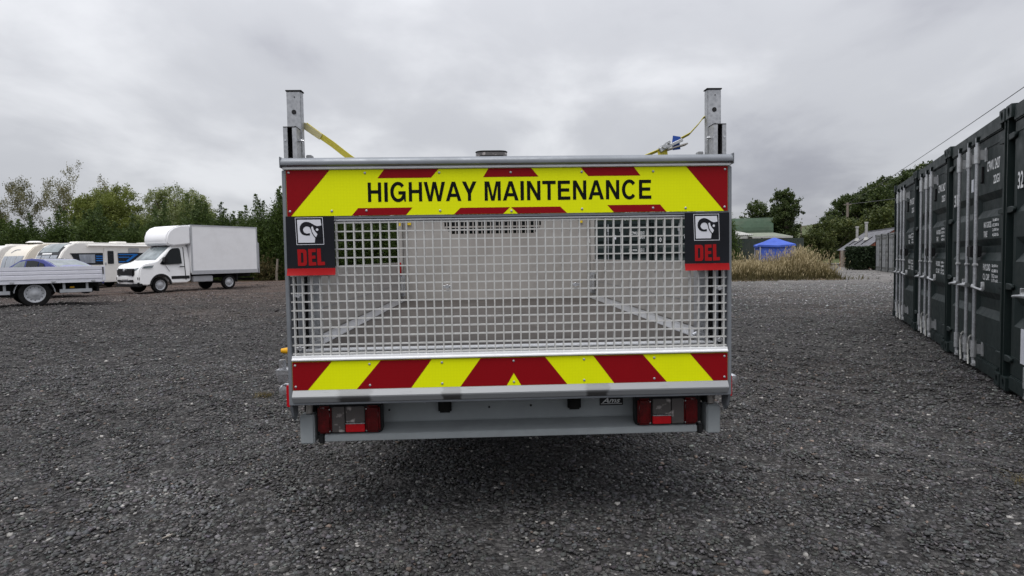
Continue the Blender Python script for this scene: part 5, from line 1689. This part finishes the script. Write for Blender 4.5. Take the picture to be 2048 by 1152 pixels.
# --- rear beam, lamps and lift columns
mb = MB(); mb.prism([(.25, .665), (.27, .665), (.27, .470), (.135, .452), (.118, .452), (.118, .4835), (.130, .4865), (.25, .510)], 0, -.915, .915)
part(mb, 'rear_beam', 'bumper', T_, bevel=.003)
for s in (-1, 1): part(MB().box((s * .930 - .0145, .112, .444), (s * .930 + .0145, .26, .492)), 'beam_end_cap', 'black', T_, bevel=.006)
for x in (-.338, .318): part(MB().box((x - .033, .208, .556), (x + .033, .248, .626)), 'rubber_buffer', 'rubber', T_, bevel=.008)
for x, z in ((-.135, .622), (-.115, .572), (.118, .624), (.098, .575), (.648, .56), (-.62, .57)):
    part(MB().cyl((x, .243, z), (x, .2495, z), .0052, n=10), 'drain_hole', 'black', T_)
for x in (-.44, .42): part(MB().cyl((x, .244, .607), (x, .2495, .607), .008, n=6), 'bolt', 'galv', T_)
pl = part(MB().box((.452, .244, .566), (.572, .2495, .612)), 'maker_plate', 'black', T_)
new('lettering', fit_text('Ams', .094, .026, .35), M['white_print'], pl, (.464, .2435, .5785))
part(MB().box((.458, .2434, .573), (.566, .2438, .5755)), 'plate_line', 'white_print', pl)
part(MB().box((-.60, .2, .655), (.60, .30, .672)), 'beam_lip', 'steel_dark', T_)


def lamp(cx_, flip):
    """Rear lamp cluster, 300 mm wide: red, clear, clear over reflector, red."""
    t = part(MB().box((-.155, .128, .484), (.155, .205, .632)), 'rear_lamp', 'black', T_, bevel=.008, loc=(cx_, 0, 0))
    for a, b, mt in ((-.150, -.083, 'lens_red'), (.079, .150, 'lens_red')):
        part(MB().box((a, .108, .494), (b, .134, .626)), 'red_lens', mt, t, bevel=.010, seg=3, smooth=True)
    f = -1 if flip else 1
    xs = sorted((f * -.080, f * -.019)); part(MB().box((xs[0], .112, .498), (xs[1], .134, .622)), 'clear_lens', 'lens_clear', t, bevel=.003)
    xs = sorted((f * -.016, f * .076)); part(MB().box((xs[0], .112, .545), (xs[1], .134, .622)), 'clear_lens', 'lens_clear', t, bevel=.003)
    part(MB().box((xs[0], .110, .498), (xs[1], .134, .537)), 'reflector', 'lens_bright', t, bevel=.003)
    part(MB().box((xs[0], .108, .5385), (xs[1], .130, .5435)), 'lens_rib', 'chrome', t)
    for x in (-.09, .085):
        for z in (.506, .612): part(MB().cyl((x, .104, z), (x, .11, z), .0035, n=8), 'lamp_screw', 'chrome', t)
    part(MB().box((-.12, .14, .630), (.10, .20, .640)), 'lamp_bracket', 'steel_dark', t)


lamp(-.795, False); lamp(.767, True)
for s in (-1, 1):
    mb = MB(); mb.prism([(s * .958, .10), (s * 1.026, .10), (s * 1.026, .20), (s * .958, .20)], 2, .448, .590)
    part(mb, 'lift_leg', 'bumper', T_, bevel=.006)
    part(MB().box((min(s * .965, s * 1.02), .16, .585), (max(s * .965, s * 1.02), .26, .72)), 'lift_leg_bracket', 'steel_dark', T_, bevel=.004)
    part(MB().cyl((s * .985, .12, .592), (s * .985, .15, .700), .016, n=10), 'lift_ram', 'alu_dull', T_, smooth=True)
    part(MB().box((min(s * .925, s * .940), .14, .50), (max(s * .925, s * .940), .24, .68)), 'lift_plate', 'steel_dark', T_)
# side pieces that stick out past the tailgate
part(MB().cyl((-1.12, .30, .875), (-1.166, .30, .875), .019, .012, n=12), 'side_marker', 'amber', T_, smooth=True)
mb = MB().box((-1.155, .16, .775), (-1.055, .24, .8001)).cyl((-1.13, .20, .80), (-1.13, .20, .845), .018, n=10).box((-1.15, .18, .735), (-1.08, .22, .7751))
part(mb, 'side_catch', 'chrome', T_, bevel=.003)
for s in (-1, 1):
    part(MB().box((s * 1.075 - .010, .10, .63), (s * 1.075 + .010, .16, .735)), 'side_reflector', 'lens_bright', T_, bevel=.003)
    part(MB().lathe([(.001, -.024), (.022, -.022), (.028, -.01), (.028, .03), (.001, .03)], 14, (s * 1.122, .20, .695), 1), 'hinge_boss', 'chrome', T_, smooth=True)
    part(MB().box((s * 1.066 - .012, .165, .62), (s * 1.066 + .026, .32, .76)), 'hinge_plate', 'galv', T_, bevel=.004)

# --- load bed
part(MB().box((-.985, .06, .872), (.985, 3.60, .900)), 'bed_floor', 'phenolic', T_)
part(MB().box((-.985, .055, .9012), (.985, .135, .9075)), 'rear_threshold', 'alu_white', T_, bevel=.001)
part(MB().box((-.985, .048, .80), (.985, .0585, .898)), 'rear_crossmember', 'galv', T_, bevel=.003)
for s in (-1, 1):
    mb = MB()
    pr = [(.988, .950), (.988, 1.297), (1.012, 1.297), (1.012, .86), (.996, .86), (.996, .950)]
    mb.prism([(s * x, z) for x, z in pr], 1, .24, 3.52)
    sb = part(mb, 'side_board', 'alu_dull', T_, bevel=.001)
    for z in (1.08,): part(MB().box((min(s * .9872, s * .9885), .24, z - .002), (max(s * .9872, s * .9885), 3.52, z + .002)), 'board_groove', 'frame_grey', sb)
    mb = MB(); mb.prism([(s * .9865, .945), (s * .980, .932), (s * .966, .916), (s * .955, .9045), (s * .955, .9015), (s * .987, .9015)], 1, .14, 3.55)
    part(mb, 'floor_kerb', 'alu', T_, bevel=.001)
    # rear corner pillar in galvanised steel, with its dark seal and catch
    part(MB().box((s * .950 - .028, .13, .902), (s * .950 + .028, .19, 1.50)), 'corner_pillar', 'galv', T_, bevel=.003)
    part(MB().box((s * 1.005 - .018, .12, .70), (s * 1.005 + .018, .20, 1.50)), 'corner_pillar', 'frame_grey', T_, bevel=.003)
    part(MB().box((min(s * .945, s * 1.02), .202, .902), (max(s * .945, s * 1.02), .212, 1.50)), 'pillar_plate', 'alu_dull', T_)
    part(MB().box((s * .983 - .004, .10, .90), (s * .983 + .004, .118, 1.48)), 'pillar_seal', 'rubber', T_)
    mb = MB().box((s * .93 - .014, .12, .94), (s * .93 + .014, .15, .965)).cyl((s * .93 - .03, .135, .935), (s * .93 + .03, .135, .965), .007, n=8)
    part(mb, 'gate_catch', 'chrome', T_)
    # front board latch
    lt = part(MB().box((s * .965 - .030, 3.40, .96), (s * .965 + .030, 3.46, 1.17)), 'board_latch', 'galv', T_, bevel=.006)
    part(MB().cyl((s * .965, 3.385, .99), (s * .965, 3.385, 1.15), .022, n=10), 'latch_spring', 'chrome', lt, smooth=True)
    part(MB().box((s * .985 - .02, 3.52, .88), (s * .985 + .02, 3.58, 1.92)), 'front_pillar', 'alu_dull', T_, bevel=.003)
part(MB().box((-.995, 3.37, 1.17), (-.962, 3.39, 1.30)), 'latch_handle', 'red_print', T_, bevel=.004)
part(MB().box((-.992, 3.36, 1.66), (-.955, 3.37, 1.74)), 'hanging_tag', 'yellow_tag', T_)
for x in (-.90, .87): part(MB().box((x - .02, 3.585, 1.68), (x + .02, 3.5935, 1.73)), 'board_sticker', 'yellow_tag', T_)

# bulkhead with its slotted window
mb = MB()
zc0, zc1, wa, wb = 1.583, 1.92, -.54, .46
mb.box((-.965, 3.6, .902), (.965, 3.63, zc0)); mb.box((-.965, 3.6, zc0 + .0001), (wa, 3.63, zc1)); mb.box((wb, 3.6, zc0 + .0001), (.965, 3.63, zc1)); mb.box((-.965, 3.6, zc1 + .0001), (.965, 3.63, 2.02))
bh = part(mb, 'bulkhead', 'alu_dull', T_)
mb = MB(); mb.flat([[(wa, zc0), (wa + .07, zc0), (wa, zc0 + .07)]], flat(3.6005)); mb.flat([[(wb, zc0), (wb - .07, zc0), (wb, zc0 + .07)]], flat(3.6005)); part(mb, 'window_corner', 'alu_dull', bh)
for k in range(22):
    x = wa + .024 + k * .0453
    part(MB().box((x - .0055, 3.604, zc0), (x + .0055, 3.62, zc1)), 'window_bar', 'alu_dull', bh)
for z in (1.655, 1.74, 1.83): part(MB().box((wa, 3.606, z - .008), (wb, 3.618, z + .008)), 'window_bar', 'alu_dull', bh)
for s in (-1, 1): part(MB().box((s * .80 - .03, 3.632, .9), (s * .80 + .03, 3.69, 2.32)), 'headboard_post', 'galv', T_, bevel=.004)
part(MB().box((-.95, 3.632, 2.26), (.95, 3.69, 2.32)), 'headboard_rail', 'galv', T_, bevel=.004)
part(MB().box((-.15, 3.62, 2.322), (.07, 3.74, 2.345)), 'beacon_bracket', 'galv', T_)
stad = lambda r_, e_: [(-.115 - e_ + r_ * math.cos(R(a)), 3.69 + r_ * math.sin(R(a))) for a in range(90, 271, 15)] + [(.033 + e_ + r_ * math.cos(R(a)), 3.69 + r_ * math.sin(R(a))) for a in range(-90, 91, 15)]
bc = part(MB().prism(stad(.09, 0), 2, 2.347, 2.4235), 'beacon', 'lens_clear', T_, bevel=.008, smooth=True)
part(MB().prism(stad(.093, .002), 2, 2.4245, 2.436), 'beacon_cap', 'black', bc, bevel=.005, smooth=True)
part(MB().box((-.16, 3.588, 2.36), (.08, 3.605, 2.385)), 'beacon_lens', 'steel_dark', bc, bevel=.004)

# ladder-rack posts: tall inner tube and short slotted outer channel
for s in (-1, 1):
    po = MB()
    a, b = sorted((s * 1.013, s * 1.084))
    po.box((a, .245, .70), (b, .290, 2.163))
    p_ = part(po, 'rack_post', 'galv', T_, bevel=.004)
    part(MB().box((a - .003, .242, 2.1635), (b + .003, .293, 2.169)), 'post_cap', 'steel_dark', p_)
    xm = (a + b) / 2
    part(MB().cyl((xm, .243, 2.062), (xm, .246, 2.062), .0115, n=18), 'post_hole', 'black', p_)
    for z in (2.135, 1.992): part(MB().cyl((xm + .004, .243, z), (xm + .004, .246, z), .003, n=8), 'post_rivet', 'steel_dark', p_)
    a, b = sorted((s * 1.0185, s * 1.082))
    mb = MB()
    o0, o1 = (s * 1.039, s * 1.062)
    mb.box((min(s * 1.0185, o0), .172, .70), (max(s * 1.0185, o0), .178, 1.972))
    mb.box((min(o1, s * 1.082), .172, .70), (max(o1, s * 1.082), .178, 1.972))
    mb.box((min(s * 1.0185, s * 1.0235), .1782, .70), (max(s * 1.0185, s * 1.0235), .243, 1.972))
    mb.box((min(s * 1.077, s * 1.082), .1782, .70), (max(s * 1.077, s * 1.082), .243, 1.972))
    ch = part(mb, 'rack_channel', 'galv', T_)
    part(MB().box((a, .172, 1.9722), (b, .243, 1.977)), 'channel_cap', 'steel_dark', ch)
    part(MB().box((min(s * 1.0250, s * 1.0755), .236, .70), (max(s * 1.0250, s * 1.0755), .2435, 1.971)), 'channel_slot_dark', 'black', ch)  # black sheet set behind the open slot to make it dark
    part(MB().cyl((s * 1.010, .215, 1.915), (s * 1.003, .215, 1.915), .011, n=8).cyl((s * 1.018, .215, 1.915), (s * .996, .215, 1.915), .005, n=8), 'post_bolt', 'chrome', p_)
    part(MB().cyl((s * 1.0725, .1695, 1.912), (s * 1.0725, .172, 1.912), .005, n=8), 'channel_bolt', 'chrome', ch)
    part(MB().box((min(s * .985, s * 1.0125), .30, 1.75), (max(s * .985, s * 1.0125), .345, 1.862)), 'post_gusset', 'galv', T_, bevel=.003)

# --- underside and cab (mostly hidden behind the bed)
mb = MB().box((-.45, .28, .56), (-.36, 6.2, .76)).box((.36, .28, .56), (.45, 6.2, .76))
for k in range(7): mb.box((-.98, .45 + k * .5, .77), (.98, .53 + k * .5, .868))
part(mb, 'chassis', 'steel_dark', T_)
part(MB().cyl((-.8, 2.25, .36), (.8, 2.25, .36), .06).lathe([(.001, -.16), (.13, -.1), (.16, 0), (.13, .1), (.001, .16)], 14, (0, 2.25, .36), 1), 'axle', 'steel_dark', T_)
part(MB().box((-.34, .34, .50), (.30, .95, .62)), 'spare_carrier', 'steel_dark', T_, bevel=.02)
for s in (-1, 1):
    for d in (.74, .96):
        w_ = wheel(T_, (s * d, 2.25, .35), .35, .19, 1)
        w_.rotation_euler = (0, 0, -s * math.pi / 2)
    mb = MB(); ar = arc_pts(2.25, .36, .44, 8, 172, 14); ai = arc_pts(2.25, .36, .425, 172, 8, 14)
    mb.prism(ar + ai, 0, min(s * .62, s * 1.03), max(s * .62, s * 1.03)); part(mb, 'mudguard', 'black', T_)
    part(MB().box((min(s * .98, s * 1.01), 2.75, .45), (max(s * .98, s * 1.01), 3.3, .53)), 'side_guard', 'alu_dull', T_)
holder = bpy.data.objects.new('cab', None)
before = set(COL.objects)
van_cab(T_, 3.78, 1.0, .99)
for o in set(COL.objects) - before:
    if o.parent == T_:
        o.matrix_basis = Matrix.Rotation(math.pi / 2, 4, 'Z') @ o.matrix_basis
bpy.data.objects.remove(holder)
part(MB().box((-.70, 3.765, 1.45), (.70, 3.777, 2.0)), 'cab_rear_window', 'glass_dark', T_, bevel=.004)

# ------------------------------------------------------------------ flags hung on the tailgate


def to_truck(o):
    o.location = Matrix.Rotation(YAW, 4, 'Z') @ Vector(o.location) + Vector((-.001, 2.929, 0))
    o.rotation_euler = (0, 0, YAW)
    return o


LG = dict(x0=280, w=470)


def flag(x0_, x1_, z0_, z1_, label, seed):
    q = random.Random(seed)
    t = to_truck(thing('hanging_flag', label, 'flag', (x0_, -.020, z0_), 0, 'printed flags hung from the tailgate'))
    w_, h_ = x1_ - x0_, z1_ - z0_
    ph = q.uniform(0, 6)
    wav = lambda x, z: -(.008 + .003 * math.sin(x / w_ * 5 + ph)) * max(0, 1 - z / (.15 * h_)) ** 2
    fn = lambda y: (lambda x, z: (x, wav(x, z) + y, z))

    def sheet_(z_a, z_b, nm, mat):
        mb = MB(); xs = np.linspace(0, w_, 13); zs = np.linspace(z_a, z_b, 13)
        mb.grid([[fn(0)(x, z) for x in xs] for z in zs]); mb.grid([[fn(.0012)(x, z) for x in xs] for z in zs])
        return part(mb, nm, mat, t, smooth=True)
    sheet_(.032, h_, 'flag_cloth', 'flag_black')
    sheet_(0, .0318, 'red_hem', 'red_print')
    # emblem; outlines measured on the flag in its own units, 8.23 per pixel
    sx_, sz_ = w_ / 800, h_ / 975
    mp = lambda pts: [((px - 130) * sx_, h_ - (py - 92) * sz_) for px, py in pts]
    def ink(polys, mat, y, nm): return part(MB().flat([mp(p) for p in polys], fn(y)), nm, mat, t)
    ink([[(284, 115), (742, 115), (755, 562), (300, 562)], [(292, 123), (308, 554), (747, 554), (734, 123)]], 'flag_white', -.0010, 'emblem_border')
    ink([[(318, 150), (705, 150), (718, 245), (660, 256), (590, 300), (560, 360), (610, 450), (600, 527), (330, 527)]], 'flag_white', -.0010, 'emblem_ground')
    ink([[(718, 247), (680, 257), (640, 255), (600, 238), (560, 212), (520, 192), (475, 183), (430, 190), (390, 215), (365, 255), (357, 300), (365, 345), (392, 385), (430, 404), (470, 410), (525, 408),
          (525, 370), (470, 378), (435, 362), (415, 335), (413, 305), (428, 278), (460, 260), (495, 260), (525, 278), (545, 320), (552, 360), (575, 405), (612, 452), (720, 452)]], 'flag_black', -.0018, 'emblem_head')
    ink([[(553, 270), (566, 263), (580, 268), (590, 312), (620, 355), (650, 390), (625, 440), (592, 405), (566, 355), (553, 300)]], 'flag_white', -.0026, 'emblem_ear')
    ink([[(647 + 21 * math.cos(a), 315 + 21 * math.sin(a)) for a in np.linspace(0, 2 * math.pi, 17)[:-1]]], 'flag_white', -.0026, 'emblem_eye')
    D = [[(308, 635), (420, 635), (448, 650), (460, 680), (463, 860), (452, 892), (425, 908), (312, 908)], [(365, 690), (365, 855), (398, 855), (406, 845), (404, 700), (396, 690)]]
    E_ = [[(487, 632), (610, 630), (611, 685), (544, 686), (545, 742), (604, 741), (605, 792), (546, 793), (548, 850), (613, 849), (615, 905), (490, 907)]]
    L_2 = [[(630, 628), (692, 626), (698, 848), (757, 846), (759, 902), (637, 905)]]
    ws = []
    mb = MB()
    for g2 in (D, E_, L_2): mb.flat([mp(p) for p in g2], fn(-.0012))
    part(mb, 'lettering', 'red_print', t)
    return t


flag(-1.024, -.806, 1.264, 1.533, 'black flag with pale ram head emblem, hung on the evergreens side of the tailgate', 3)
flag(.811, 1.022, 1.257, 1.526, 'black flag with pale ram head emblem, hung on the green containers side of the tailgate', 8)

# ------------------------------------------------------------------ ratchet strap slung between the posts
t = to_truck(thing('ratchet_strap', 'yellow ratchet strap sagging between the two galvanised posts of the truck', 'strap', (0, 0, 0)))
t.location.z = 0


def ribbon(pts, w_, tilt=(0, 0, 1), nm='webbing', mat='webbing', par=None):
    mb = MB(); n_ = len(pts); rows = []
    for i, p in enumerate(pts):
        p = Vector(p)
        d = (Vector(pts[min(i + 1, n_ - 1)]) - Vector(pts[max(i - 1, 0)])).normalized()
        tl = Vector(tilt[i]) if hasattr(tilt[0], '__len__') else Vector(tilt)
        s = (tl - d * tl.dot(d)).normalized()
        nn = d.cross(s) * .0012
        rows.append([p - s * w_ / 2 - nn, p + s * w_ / 2 - nn, p + s * w_ / 2 + nn, p - s * w_ / 2 + nn, p - s * w_ / 2 - nn])
    mb.grid(rows); mb.face(rows[0][:4]); mb.face(rows[-1][:4])
    return part(mb, nm, mat, par or t)


ribbon([(-1.01, .30, 2.010), (-.95, .30, 1.965), (-.88, .30, 1.915), (-.80, .30, 1.850), (-.70, .30, 1.780), (-.50, .30, 1.70), (-.15, .30, 1.66), (.25, .30, 1.69), (.60, .30, 1.80), (.72, .30, 1.845), (.87, .30, 1.905)],
       .030, [(0, -.25, 1)] * 7 + [(0, -1, .4)] * 4)
ribbon([(-1.075, .298, 2.03), (-1.013, .300, 2.005), (-.985, .298, 1.985), (-.935, .297, 1.950)], .032, (0, -.25, 1), 'webbing_end', 'webbing_dirty')
ribbon([(.87, .30, 1.915), (.94, .30, 1.952), (.985, .30, 2.000), (1.008, .298, 2.030), (1.03, .298, 2.045)], .038, (0, -1, .3), 'webbing_end', 'webbing')
ribbon([(.795, .292, 1.87), (.80, .292, 1.83), (.795, .292, 1.78)], .05, (1, 0, 0), 'webbing_tail', 'webbing')
rt = part(MB().box((.775, .27, 1.868), (.835, .33, 1.892), Matrix.Rotation(R(-28), 3, 'Y')).box((.785, .268, 1.886), (.90, .276, 1.902), Matrix.Rotation(R(-24), 3, 'Y')).cyl((.80, .262, 1.884), (.80, .338, 1.884), .013, n=10).cyl((.822, .262, 1.904), (.822, .338, 1.904), .009, n=10), 'ratchet', 'galv', t, bevel=.002, seg=1)
part(MB().box((.815, .27, 1.880), (.925, .33, 1.888), Matrix.Rotation(R(-16), 3, 'Y')), 'ratchet_handle', 'alu_dull', rt, bevel=.002)
ribbon([(.868, .283, 1.937), (.862, .281, 1.90), (.866, .280, 1.868)], .040, (1, 0, 0), 'label_flag', 'label_blue')

# splinters of wood lying in the gravel
for x_, y_, a_, lb in ((-1.69, 2.99, .9, 'pale splinter of wood lying on the gravel at lower left, the longer of two'), (-1.78, 2.93, .2, 'short pale splinter of wood lying on the gravel beside the longer one')):
    L2 = .026 if a_ > .5 else .016
    o = part(MB().prism([(-L2, -.003), (L2 * .6, -.0045), (L2, .001), (L2 * .5, .0035), (-L2, .002)], 2, 0, .006), 'wood_splinter', 'stone_post', bevel=.001, seg=1)
    o.location = (x_, y_, float(gz(x_, y_)) + .014); o.rotation_euler = (.12, -.1, a_)
    tag(o, lb, 'wood splinter')
